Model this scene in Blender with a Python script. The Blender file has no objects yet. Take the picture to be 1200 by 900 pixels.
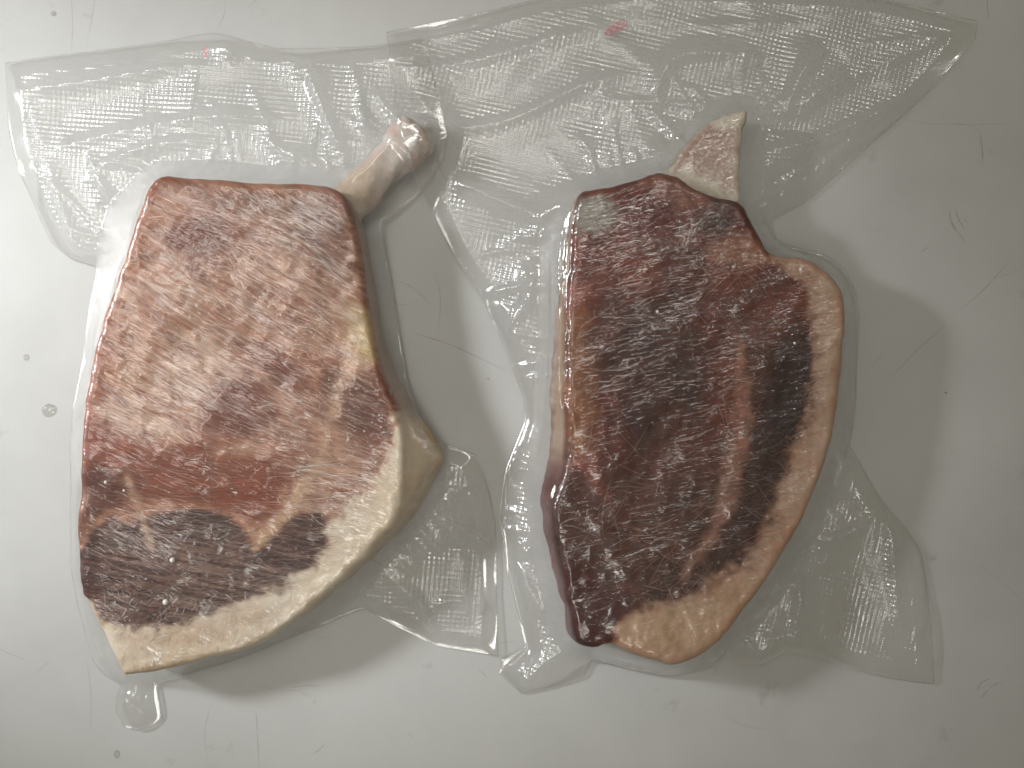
import bpy, math
import numpy as np

# ------------------------------------------------------------------ camera, world, light, exposure
D = 0.40            # camera height above the table (m)
W0 = 0.40           # width of table seen in the frame (m)
sc = bpy.context.scene
cam_d = bpy.data.cameras.new("camera")
cam_d.sensor_width = 36.0
cam_d.lens = 36.0 * D / W0
cam_d.clip_start = 0.01
cam_d.clip_end = 50
cam = bpy.data.objects.new("camera", cam_d)
cam.location = (0, 0, D)
sc.collection.objects.link(cam)
sc.camera = cam

world = bpy.data.worlds.new("World")
sc.world = world
world.use_nodes = True
world.node_tree.nodes["Background"].inputs[0].default_value = (1.0, 0.88, 0.62, 1)
world.node_tree.nodes["Background"].inputs[1].default_value = 0.115

def area_lamp(name, loc, target, size, power, color, size_y=None):
    l = bpy.data.lights.new(name, 'AREA')
    l.shape = 'RECTANGLE'
    l.size = size
    l.size_y = size_y or size
    l.energy = power
    l.color = color
    o = bpy.data.objects.new(name, l)
    o.location = loc
    from mathutils import Vector
    o.rotation_euler = (Vector(target) - Vector(loc)).to_track_quat('-Z', 'Y').to_euler()
    sc.collection.objects.link(o)
    return o

def spot_lamp(name, loc, target, power, cone, blend, radius, color):
    from mathutils import Vector
    l = bpy.data.lights.new(name, 'SPOT')
    l.energy = power; l.spot_size = math.radians(cone); l.spot_blend = blend
    l.shadow_soft_size = radius; l.color = color
    o = bpy.data.objects.new(name, l)
    o.location = loc
    o.rotation_euler = (Vector(target) - Vector(loc)).to_track_quat('-Z', 'Y').to_euler()
    sc.collection.objects.link(o)

spot_lamp("key_spot", (-0.82, 0.24, 0.46), (-0.20, 0.03, 0.0), 42.0, 29, 1.0, 0.07, (0.97, 0.985, 1.0))  # left key light, its cone shaped to imitate a shadow over the right
# unseen softboxes added overhead so their images show as milky sheen and glints in the film and as soft glow in the table
for loc, sx_, sy_, pw in (((-0.14, 0.37, 1.0), 0.80, 0.12, 2.6), ((-0.50, 0.085, 1.0), 0.24, 0.20, 0.85), ((-0.10, -0.36, 1.0), 0.22, 0.30, 1.4), ((0.44, 0.42, 1.0), 0.11, 0.11, 0.5)):
    area_lamp("overhead_softbox", loc, (loc[0], loc[1], 0.0), sx_, 0.27 * pw, (1.0, 0.97, 0.90), sy_).data.spread = math.radians(75)   # narrow spread limits spill on the table

sc.view_settings.view_transform = 'Standard'
sc.view_settings.look = 'None'
sc.view_settings.exposure = 0.58
sc.view_settings.gamma = 1.0
sc.view_settings.use_curve_mapping = False
sc.render.engine = 'CYCLES'
sc.cycles.transparent_max_bounces = 32
sc.cycles.max_bounces = 5
sc.cycles.diffuse_bounces = 3
sc.cycles.glossy_bounces = 3
sc.cycles.use_denoising = True
sc.cycles.use_adaptive_sampling = True
sc.cycles.adaptive_threshold = 0.025
sc.cycles.sample_clamp_direct = 6.0
sc.cycles.sample_clamp_indirect = 3.0
sc.cycles.caustics_reflective = False
sc.cycles.caustics_refractive = False

# ------------------------------------------------------------------ helpers
rng = np.random.default_rng(7)
UPX = W0 / 1200.0    # metres on the table per photo pixel

def P(px, py, z=0.0):
    s = (D - z) / D
    return (np.asarray(px, float) - 600) * UPX * s, (450 - np.asarray(py, float)) * UPX * s

def PX(x, y, z=0.0):
    s = (D - z) / D
    return 600 + np.asarray(x) / (UPX * s), 450 - np.asarray(y) / (UPX * s)

_grad = {}
def perlin(x, y, seed=0):
    if seed not in _grad:
        r = np.random.default_rng(1000 + seed)
        a = r.uniform(0, 2 * np.pi, 256)
        _grad[seed] = (r.permutation(256), np.cos(a), np.sin(a))
    perm, gx, gy = _grad[seed]
    xi = np.floor(x).astype(np.int64); yi = np.floor(y).astype(np.int64)
    xf = x - xi; yf = y - yi
    u = xf * xf * xf * (xf * (xf * 6 - 15) + 10); v = yf * yf * yf * (yf * (yf * 6 - 15) + 10)
    def g(ix, iy, dx, dy):
        h = perm[(perm[ix & 255] + iy) & 255]
        return gx[h] * dx + gy[h] * dy
    a = g(xi, yi, xf, yf); b = g(xi + 1, yi, xf - 1, yf)
    c = g(xi, yi + 1, xf, yf - 1); d = g(xi + 1, yi + 1, xf - 1, yf - 1)
    return ((a + u * (b - a)) + v * ((c + u * (d - c)) - (a + u * (b - a)))) * 1.5

def fbm(x, y, octaves=4, seed=0, gain=0.5):
    s = 0; a = 1.0; t = 0
    for k in range(octaves):
        s = s + a * perlin(x * 2 ** k, y * 2 ** k, seed + k * 13)
        t += a; a *= gain
    return s / t

def smooth(e0, e1, x):
    t = np.clip((x - e0) / (e1 - e0), 0, 1)
    return t * t * (3 - 2 * t)

def lin(r, g, b):
    c = np.array([r, g, b], float) / 255
    return 0.62 * np.where(c <= 0.04045, c / 12.92, ((c + 0.055) / 1.055) ** 2.4)

def catmull(pts, closed=True, step=6):
    """dense smooth curve through control points (any number of columns)"""
    pts = np.asarray(pts, float)
    n = len(pts); out = []
    for i in range(n if closed else n - 1):
        if closed:
            p0, p1, p2, p3 = pts[i - 1], pts[i], pts[(i + 1) % n], pts[(i + 2) % n]
        else:
            p0, p1, p2, p3 = pts[max(i - 1, 0)], pts[i], pts[i + 1], pts[min(i + 2, n - 1)]
        for k in range(step):
            t = k / step
            out.append(0.5 * (2 * p1 + (p2 - p0) * t + (2 * p0 - 5 * p1 + 4 * p2 - p3) * t * t
                              + (3 * p1 - p0 - 3 * p2 + p3) * t ** 3))
    if not closed:
        out.append(pts[-1])
    return np.array(out)

def seg_dist(x, y, poly, closed=True):
    """distance to a polyline, index of nearest segment and its fraction"""
    x = np.ravel(x); y = np.ravel(y)
    A = poly[:, :2]
    B = np.roll(A, -1, axis=0)
    if not closed:
        A = A[:-1]; B = B[:-1]
    best = np.full(x.shape, 1e18); idx = np.zeros(x.shape, int); fr = np.zeros(x.shape)
    for k in range(len(A)):
        dx, dy = B[k] - A[k]
        L = dx * dx + dy * dy + 1e-20
        t = np.clip(((x - A[k, 0]) * dx + (y - A[k, 1]) * dy) / L, 0, 1)
        d = (x - A[k, 0] - t * dx) ** 2 + (y - A[k, 1] - t * dy) ** 2
        m = d < best
        best[m] = d[m]; idx[m] = k; fr[m] = t[m]
    return np.sqrt(best), idx, fr

def inside(x, y, poly):
    x = np.asarray(x); y = np.asarray(y)
    c = np.zeros(x.shape, bool)
    A = poly[:, :2]; B = np.roll(A, -1, axis=0)
    for k in range(len(A)):
        x1, y1 = A[k]; x2, y2 = B[k]
        if y1 == y2:
            continue
        c ^= ((y1 > y) != (y2 > y)) & (x < (x2 - x1) * (y - y1) / (y2 - y1) + x1)
    return c

def sdist(x, y, poly):
    """signed distance, negative inside"""
    shp = np.shape(x)
    d, i, f = seg_dist(x, y, poly)
    ins = inside(np.ravel(x), np.ravel(y), poly)
    return np.where(ins, -d, d).reshape(shp)

def lattice(outline, pitch, cuts=()):
    """triangulated sheet inside `outline` whose vertices are snapped to it and to the cut curves"""
    x0, y0 = outline[:, :2].min(0) - 2 * pitch; x1, y1 = outline[:, :2].max(0) + 2 * pitch
    nx = int((x1 - x0) / pitch) + 1; ny = int((y1 - y0) / pitch) + 1
    X, Y = np.meshgrid(x0 + np.arange(nx) * pitch, y0 + np.arange(ny) * pitch)
    X = X.ravel().copy(); Y = Y.ravel().copy()
    def snap(poly, thr, sel=None):
        d, i, f = seg_dist(X, Y, poly)
        A = poly[:, :2]; B = np.roll(A, -1, axis=0)
        m = d < thr
        if sel is not None:
            m &= sel
        X[m] = A[i[m], 0] + f[m] * (B[i[m], 0] - A[i[m], 0])
        Y[m] = A[i[m], 1] + f[m] * (B[i[m], 1] - A[i[m], 1])
        return m
    for c in cuts:
        snap(c, 0.6 * pitch)
    on = snap(outline, 0.72 * pitch)
    ok = on | inside(X, Y, outline)
    q = np.arange(nx * ny).reshape(ny, nx)
    a, b, c, d = q[:-1, :-1].ravel(), q[:-1, 1:].ravel(), q[1:, 1:].ravel(), q[1:, :-1].ravel()
    alt = ((np.arange(nx - 1)[None, :] + np.arange(ny - 1)[:, None]) % 2).ravel().astype(bool)
    T = np.concatenate([
        np.stack([a, b, c], 1)[alt], np.stack([a, c, d], 1)[alt],
        np.stack([a, b, d], 1)[~alt], np.stack([b, c, d], 1)[~alt]])
    T = T[ok[T].all(1)]
    ar = (X[T[:, 1]] - X[T[:, 0]]) * (Y[T[:, 2]] - Y[T[:, 0]]) - (X[T[:, 2]] - X[T[:, 0]]) * (Y[T[:, 1]] - Y[T[:, 0]])
    T = T[ar > 1e-6 * pitch * pitch]
    T = T[~on[T].all(1) | inside(X[T].mean(1), Y[T].mean(1), outline)]
    used, inv = np.unique(T, return_inverse=True)
    return X[used], Y[used], inv.reshape(-1, 3)

def make_mesh(name, V, F, mat, parent=None, cols=None, floats=None, smooth_shade=True):
    me = bpy.data.meshes.new(name)
    me.from_pydata(np.asarray(V).tolist(), [], [list(map(int, f)) for f in F])
    if cols is not None:
        at = me.color_attributes.new("Col", 'FLOAT_COLOR', 'POINT')
        rgba = np.ones((len(V), 4), np.float32); rgba[:, :3] = cols
        at.data.foreach_set("color", rgba.ravel())
    for k, v in (floats or {}).items():
        at = me.attributes.new(k, 'FLOAT', 'POINT')
        at.data.foreach_set("value", np.asarray(v, np.float32))
    if smooth_shade:
        me.polygons.foreach_set("use_smooth", np.ones(len(me.polygons), bool))
    me.materials.append(mat)
    o = bpy.data.objects.new(name, me)
    sc.collection.objects.link(o)
    if parent:
        o.parent = parent
    return o

def subset(V, T, keep, *attrs):
    t = T[keep]
    used, inv = np.unique(t, return_inverse=True)
    return V[used], inv.reshape(t.shape), [a[used] for a in attrs]

def thing(name, label, cat, group=None):
    o = bpy.data.objects.new(name, None)
    o.empty_display_size = 0.02
    sc.collection.objects.link(o)
    o["label"] = label; o["category"] = cat
    if group:
        o["group"] = group
    return o

def set_origin(empty, x, y, children):
    empty.location = (x, y, 0)
    for c in children:
        c.data.transform(__import__("mathutils").Matrix.Translation((-x, -y, 0)))

# ------------------------------------------------------------------ materials
def new_mat(name):
    m = bpy.data.materials.new(name)
    m.use_nodes = True
    nt = m.node_tree
    nt.nodes.clear()
    return m, nt, nt.nodes, nt.links

def node(nt, t, **kw):
    n = nt.nodes.new(t)
    for k, v in kw.items():
        if k.startswith("i_"):
            n.inputs[k[2:].replace("_", " ")].default_value = v
        else:
            setattr(n, k, v)
    return n

def math_node(nt, op, a, b=None, clamp=False):
    n = nt.nodes.new("ShaderNodeMath"); n.operation = op; n.use_clamp = clamp
    for k, v in enumerate((a, b)):
        if v is None:
            continue
        if isinstance(v, (int, float)):
            n.inputs[k].default_value = v
        else:
            nt.links.new(v, n.inputs[k])
    return n.outputs[0]

def table_material():
    m, nt, N, L = new_mat("painted_table")
    out = node(nt, "ShaderNodeOutputMaterial")
    b = node(nt, "ShaderNodeBsdfPrincipled")
    tc = node(nt, "ShaderNodeTexCoord")
    n1 = node(nt, "ShaderNodeTexNoise", i_Scale=9.0, i_Detail=5.0, i_Roughness=0.6)
    n2 = node(nt, "ShaderNodeTexNoise", i_Scale=420.0, i_Detail=3.0)
    n3 = node(nt, "ShaderNodeTexNoise", i_Scale=38.0, i_Detail=6.0, i_Roughness=0.65)
    for n in (n1, n2, n3):
        L.new(tc.outputs["Object"], n.inputs["Vector"])
    cr = node(nt, "ShaderNodeValToRGB")
    cr.color_ramp.elements[0].position = 0.3; cr.color_ramp.elements[0].color = (0.328, 0.33, 0.325, 1)
    cr.color_ramp.elements[1].position = 0.7; cr.color_ramp.elements[1].color = (0.40, 0.403, 0.397, 1)
    L.new(n1.outputs[0], cr.inputs[0])
    # faint grime specks
    sp = node(nt, "ShaderNodeValToRGB")
    sp.color_ramp.elements[0].position = 0.27; sp.color_ramp.elements[0].color = (0.78, 0.77, 0.73, 1)
    sp.color_ramp.elements[1].position = 0.36; sp.color_ramp.elements[1].color = (1, 1, 1, 1)
    L.new(n3.outputs[0], sp.inputs[0])
    mx = node(nt, "ShaderNodeMix", data_type='RGBA', blend_type='MULTIPLY')
    mx.inputs[0].default_value = 1.0
    L.new(cr.outputs[0], mx.inputs[6]); L.new(sp.outputs[0], mx.inputs[7])
    L.new(mx.outputs[2], b.inputs["Base Color"])
    b.inputs["Specular IOR Level"].default_value = 0.35
    r = math_node(nt, 'MULTIPLY_ADD', n1.outputs[0], 0.22)
    r.node.inputs[2].default_value = 0.28
    L.new(r, b.inputs["Roughness"])
    mpw = node(nt, "ShaderNodeMapping"); mpw.inputs["Rotation"].default_value = (0, 0, 0.6); mpw.inputs["Scale"].default_value = (1, 0.03, 1)
    L.new(tc.outputs["Object"], mpw.inputs["Vector"])
    n4 = node(nt, "ShaderNodeTexNoise", i_Scale=700.0, i_Detail=2.0)
    L.new(mpw.outputs[0], n4.inputs["Vector"])
    hb = math_node(nt, 'ADD', n2.outputs[0], math_node(nt, 'MULTIPLY', n4.outputs[0], 0.5))
    bp = node(nt, "ShaderNodeBump", i_Strength=0.10, i_Distance=0.0003)
    L.new(hb, bp.inputs["Height"])
    L.new(bp.outputs[0], b.inputs["Normal"])
    L.new(b.outputs[0], out.inputs[0])
    return m

def flesh_material(name, grain, grain_scale, stretch, rough=0.5, sss=0.0, angle=0.0):
    """vertex colour times streaky procedural grain"""
    m, nt, N, L = new_mat(name)
    out = node(nt, "ShaderNodeOutputMaterial")
    b = node(nt, "ShaderNodeBsdfPrincipled")
    at = node(nt, "ShaderNodeAttribute", attribute_name="Col")
    tc = node(nt, "ShaderNodeTexCoord")
    mp = node(nt, "ShaderNodeMapping")
    mp.inputs["Rotation"].default_value = (0, 0, angle)
    mp2 = node(nt, "ShaderNodeMapping")
    mp2.inputs["Scale"].default_value = (1.0 / stretch, 1, 1)
    L.new(tc.outputs["Object"], mp.inputs["Vector"])
    L.new(mp.outputs[0], mp2.inputs["Vector"])
    n1 = node(nt, "ShaderNodeTexNoise", i_Scale=grain_scale, i_Detail=5.0, i_Roughness=0.65, i_Distortion=0.4)
    L.new(mp2.outputs[0], n1.inputs["Vector"])
    g = math_node(nt, 'MULTIPLY_ADD', n1.outputs[0], grain * 2)
    g.node.inputs[2].default_value = 1.0 - grain
    vm = node(nt, "ShaderNodeVectorMath", operation='SCALE')
    L.new(at.outputs["Color"], vm.inputs[0]); L.new(g, vm.inputs["Scale"])
    L.new(vm.outputs[0], b.inputs["Base Color"])
    b.inputs["Roughness"].default_value = rough
    b.inputs["Specular IOR Level"].default_value = 0.35
    if sss:
        b.inputs["Subsurface Weight"].default_value = sss
        b.inputs["Subsurface Scale"].default_value = 0.004
        b.inputs["Subsurface Radius"].default_value = (1.0, 0.5, 0.3)
    bp = node(nt, "ShaderNodeBump", i_Strength=0.5, i_Distance=0.0006)
    L.new(n1.outputs[0], bp.inputs["Height"])
    L.new(bp.outputs[0], b.inputs["Normal"])
    L.new(b.outputs[0], out.inputs[0])
    return m

def frost_material():
    m, nt, N, L = new_mat("frost_needles")
    out = node(nt, "ShaderNodeOutputMaterial")
    at = node(nt, "ShaderNodeAttribute", attribute_name="Col")
    d = node(nt, "ShaderNodeBsdfPrincipled")
    L.new(at.outputs["Color"], d.inputs["Base Color"])
    d.inputs["Roughness"].default_value = 0.4
    L.new(d.outputs[0], out.inputs[0])
    return m

def film_material(name, angle, streak_angle, haze=0.055, tint=(0.998, 0.998, 0.995)):
    """thin clear plastic: transparent sheet with a fresnel gloss, embossed dots where attribute emb is set"""
    m, nt, N, L = new_mat(name)
    out = node(nt, "ShaderNodeOutputMaterial")
    tc = node(nt, "ShaderNodeTexCoord")
    emb = node(nt, "ShaderNodeAttribute", attribute_name="emb")
    cling = node(nt, "ShaderNodeAttribute", attribute_name="cling")
    mp = node(nt, "ShaderNodeMapping")
    mp.inputs["Rotation"].default_value = (0, 0, angle)
    L.new(tc.outputs["Object"], mp.inputs["Vector"])
    sx = node(nt, "ShaderNodeSeparateXYZ"); L.new(mp.outputs[0], sx.inputs[0])
    k = 2 * math.pi / 0.00185
    wx = math_node(nt, 'SINE', math_node(nt, 'MULTIPLY', sx.outputs[0], k))
    wy = math_node(nt, 'SINE', math_node(nt, 'MULTIPLY', sx.outputs[1], k))
    dots = math_node(nt, 'MULTIPLY', math_node(nt, 'ADD', wx, wy), 0.25)
    dots = math_node(nt, 'MULTIPLY', dots, emb.outputs["Fac"])
    # fine wrinkles of the clinging film
    ms0 = node(nt, "ShaderNodeMapping"); ms0.inputs["Rotation"].default_value = (0, 0, streak_angle)
    ms = node(nt, "ShaderNodeMapping"); ms.inputs["Scale"].default_value = (0.16, 1, 1)
    L.new(tc.outputs["Object"], ms0.inputs["Vector"]); L.new(ms0.outputs[0], ms.inputs["Vector"])
    n1 = node(nt, "ShaderNodeTexNoise", i_Scale=520.0, i_Detail=2.0, i_Roughness=0.6, i_Distortion=1.2)
    L.new(ms.outputs[0], n1.inputs["Vector"])
    wr = math_node(nt, 'MULTIPLY', n1.outputs[0], cling.outputs["Fac"])
    n2 = node(nt, "ShaderNodeTexNoise", i_Scale=90.0, i_Detail=1.0, i_Roughness=0.5)
    L.new(tc.outputs["Object"], n2.inputs["Vector"])
    h = math_node(nt, 'MULTIPLY', dots, 0.00034)
    h = math_node(nt, 'ADD', h, math_node(nt, 'MULTIPLY', wr, 0.00038))
    h = math_node(nt, 'ADD', h, math_node(nt, 'MULTIPLY', n2.outputs[0], 0.00022))
    b3 = node(nt, "ShaderNodeBump", i_Strength=1.0, i_Distance=1.0)
    L.new(h, b3.inputs["Height"])
    lw = node(nt, "ShaderNodeLayerWeight", i_Blend=0.5)
    L.new(b3.outputs[0], lw.inputs["Normal"])
    f5 = math_node(nt, 'POWER', lw.outputs["Facing"], 4.0)
    fac = math_node(nt, 'MULTIPLY_ADD', f5, 0.6, clamp=True)
    f0 = math_node(nt, 'MULTIPLY_ADD', cling.outputs["Fac"], -0.060)
    f0.node.inputs[2].default_value = 0.105
    L.new(f0, fac.node.inputs[2])
    hz = math_node(nt, 'MULTIPLY_ADD', cling.outputs["Fac"], -haze * 0.8)
    hz.node.inputs[2].default_value = haze
    web = node(nt, "ShaderNodeAttribute", attribute_name="web")
    hz = math_node(nt, 'ADD', hz, math_node(nt, 'MULTIPLY', web.outputs["Fac"], 0.11))
    gl = node(nt, "ShaderNodeBsdfGlossy", i_Roughness=0.13)
    gl.inputs["Color"].default_value = (1, 1, 1, 1)
    L.new(b3.outputs[0], gl.inputs["Normal"])
    tr = node(nt, "ShaderNodeBsdfTransparent")
    tr.inputs[0].default_value = (*tint, 1)
    df = node(nt, "ShaderNodeBsdfDiffuse"); df.inputs[0].default_value = (0.8, 0.8, 0.8, 1)
    L.new(b3.outputs[0], df.inputs["Normal"])
    tl = node(nt, "ShaderNodeBsdfTranslucent"); tl.inputs[0].default_value = (0.85, 0.85, 0.83, 1)
    mh = node(nt, "ShaderNodeMixShader"); mh.inputs[0].default_value = 0.4
    L.new(df.outputs[0], mh.inputs[1]); L.new(tl.outputs[0], mh.inputs[2])
    m1 = node(nt, "ShaderNodeMixShader"); L.new(hz, m1.inputs[0])
    L.new(tr.outputs[0], m1.inputs[1]); L.new(mh.outputs[0], m1.inputs[2])
    m2 = node(nt, "ShaderNodeMixShader")
    L.new(fac, m2.inputs[0]); L.new(m1.outputs[0], m2.inputs[1]); L.new(gl.outputs[0], m2.inputs[2])
    L.new(m2.outputs[0], out.inputs[0])
    return m

def flat_film_material():
    """the lower sheet, lying wet on the table: clear with very little gloss"""
    m, nt, N, L = new_mat("lower_film")
    out = node(nt, "ShaderNodeOutputMaterial")
    gl = node(nt, "ShaderNodeBsdfGlossy", i_Roughness=0.15)
    tr = node(nt, "ShaderNodeBsdfTransparent"); tr.inputs[0].default_value = (0.998, 0.998, 0.995, 1)
    mx = node(nt, "ShaderNodeMixShader"); mx.inputs[0].default_value = 0.015
    L.new(tr.outputs[0], mx.inputs[1]); L.new(gl.outputs[0], mx.inputs[2])
    L.new(mx.outputs[0], out.inputs[0])
    return m

def plain_material(name, col, rough=0.5, alpha=1.0, noise=None):
    m, nt, N, L = new_mat(name)
    out = node(nt, "ShaderNodeOutputMaterial")
    b = node(nt, "ShaderNodeBsdfPrincipled")
    b.inputs["Base Color"].default_value = (*col, 1)
    b.inputs["Roughness"].default_value = rough
    if alpha < 1:
        tc = node(nt, "ShaderNodeTexCoord")
        n1 = node(nt, "ShaderNodeTexNoise", i_Scale=noise or 300.0, i_Detail=4.0)
        L.new(tc.outputs["Object"], n1.inputs["Vector"])
        a = math_node(nt, 'MULTIPLY', n1.outputs[0], alpha * 2, clamp=True)
        L.new(a, b.inputs["Alpha"])
    L.new(b.outputs[0], out.inputs[0])
    return m

def water_material():
    m, nt, N, L = new_mat("water")
    out = node(nt, "ShaderNodeOutputMaterial")
    lw = node(nt, "ShaderNodeLayerWeight", i_Blend=0.5)
    f = math_node(nt, 'MULTIPLY_ADD', math_node(nt, 'POWER', lw.outputs["Facing"], 3.0), 0.12, clamp=True)
    f.node.inputs[2].default_value = 0.04
    gl = node(nt, "ShaderNodeBsdfGlossy", i_Roughness=0.04)
    tr = node(nt, "ShaderNodeBsdfTransparent"); tr.inputs[0].default_value = (0.97, 0.97, 0.96, 1)
    mx = node(nt, "ShaderNodeMixShader")
    L.new(f, mx.inputs[0]); L.new(tr.outputs[0], mx.inputs[1]); L.new(gl.outputs[0], mx.inputs[2])
    L.new(mx.outputs[0], out.inputs[0])
    return m

M_table = table_material()
M_lean_a = flesh_material("frozen_lean_meat", 0.30, 800.0, 2.6, angle=math.radians(24))
M_lean_b = flesh_material("frozen_dark_lean_meat", 0.34, 760.0, 2.4, angle=math.radians(-8))
M_fat = flesh_material("frozen_fat", 0.08, 420.0, 1.5, rough=0.45, sss=0.10)
M_bone = flesh_material("bone", 0.18, 600.0, 1.0, rough=0.7)
M_frost = frost_material()
M_film_a = film_material("embossed_film_left", math.radians(5), math.radians(27))
M_film_b = film_material("embossed_film_right", math.radians(14), math.radians(-12))
M_film_low = flat_film_material()
M_scratch = plain_material("scratch_grime", (0.26, 0.255, 0.23), 0.6, 0.22, 900.0)
M_smear = plain_material("blood_smear", (0.60, 0.16, 0.20), 0.5, 0.35, 700.0)
M_blood = plain_material("frozen_blood", (0.16, 0.018, 0.012), 0.25)
M_water = water_material()

# ------------------------------------------------------------------ tabletop
def build_table():
    bx, by, t, bev = 1.2, 1.0, 0.03, 0.004
    import bmesh
    bm = bmesh.new()
    bmesh.ops.create_cube(bm, size=1)
    for v in bm.verts:
        v.co = (v.co.x * 2 * bx, v.co.y * 2 * by, (v.co.z - 0.5) * t)
    bmesh.ops.bevel(bm, geom=list(bm.edges), offset=bev, segments=3, affect='EDGES')
    me = bpy.data.meshes.new("tabletop")
    bm.to_mesh(me); bm.free()
    me.materials.append(M_table)
    o = bpy.data.objects.new("tabletop", me)
    sc.collection.objects.link(o)
    o["kind"] = "structure"
    o["label"] = "pale grey painted tabletop with fine scratches under the packs"
    return o
table = build_table()

def scratch(pts, w_px, z=0.00008):
    c = catmull(pts, closed=False, step=5)
    x, y = P(c[:, 0], c[:, 1])
    t = np.gradient(np.stack([x, y], 1), axis=0); t /= np.linalg.norm(t, axis=1)[:, None] + 1e-12
    n = len(x)
    w = 0.5 * w_px * UPX * np.sin(np.linspace(0.12, np.pi - 0.12, n)) ** 0.5 * (1 + 0.3 * rng.normal(size=n)).clip(0.4, 1.6)
    V = np.concatenate([np.stack([x - t[:, 1] * w, y + t[:, 0] * w, np.full(n, z)], 1),
                        np.stack([x + t[:, 1] * w, y - t[:, 0] * w, np.full(n, z)], 1)])
    F = [[i, i + n, i + n + 1, i + 1] for i in range(n - 1)]
    make_mesh("scratch", V, F, M_scratch, table)

for pts, w in [
    ([(84, -2), (85, 30), (84, 60)], 0.8), ([(112, -2), (107, 25), (101, 58)], 0.8),
    ([(300, 834), (302, 865), (304, 902)], 1.1), ([(1157, -2), (1157, 10), (1159, 23)], 1.3),
    ([(1113, 247), (1116, 263), (1131, 283)], 1.6), ([(1120, 247), (1124, 258), (1131, 270)], 1.5), ([(1130, 256), (1133, 261)], 1.3),
    ([(1046, 441), (1075, 410), (1110, 380)], 0.8), ([(1124, 363), (1150, 342), (1182, 307)], 0.9), ([(1020, 432), (1036, 411)], 0.7),
    ([(487, 391), (530, 405), (590, 433)], 1.0), ([(511, 320), (516, 350), (514, 385)], 0.8),
    ([(560, 783), (571, 794)], 1.2), ([(1149, 157), (1151, 176), (1152, 190)], 1.6),
    ([(375, 801), (372, 804), (360, 803), (340, 806)], 0.9), ([(382, 870), (375, 878), (366, 884)], 1.0), ([(478, 858), (483, 864)], 1.1),
    ([(1080, 295), (1087, 290)], 1.2), ([(1060, 140), (1100, 146), (1182, 145)], 0.6),
    ([(1145, 810), (1150, 800), (1160, 795)], 1.0), ([(1150, 818), (1158, 808)], 1.2), ([(1160, 806), (1170, 800), (1174, 803)], 1.0),
    ([(40, 790), (52, 780), (58, 776)], 0.8)]:
    scratch(pts, w)

r_s = np.random.default_rng(44)
for _ in range(46):                       # faint hairline wear all over the top
    x0, y0 = r_s.uniform(-40, 1240), r_s.uniform(-40, 940)
    a, L_ = r_s.choice([0.75, -0.5, 1.5, 0.15]) + r_s.normal(0, 0.25), r_s.uniform(10, 90)
    k_ = r_s.normal(0, 0.06) * L_
    scratch([(x0, y0), (x0 + 0.5 * L_ * math.cos(a) - k_ * math.sin(a), y0 - 0.5 * L_ * math.sin(a) - k_ * math.cos(a)), (x0 + L_ * math.cos(a), y0 - L_ * math.sin(a))], r_s.uniform(0.3, 0.6))

# ------------------------------------------------------------------ pork chops
def chop_outline(ctrl, H, step=6):
    c = catmull(ctrl, True, step)
    k = np.arange(len(c)) * 2 * np.pi / len(c)
    j = 3.6 * fbm(np.cos(k) * 9 + H * 900, np.sin(k) * 9, 4, 700)
    c[:, 0] += j * np.cos(k * 9); c[:, 1] += j * np.sin(k * 9)
    x, y = P(c[:, 0], c[:, 1], H)
    return np.stack([x, y, c[:, 2] * UPX], 1)      # x, y, flare (m)

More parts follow.
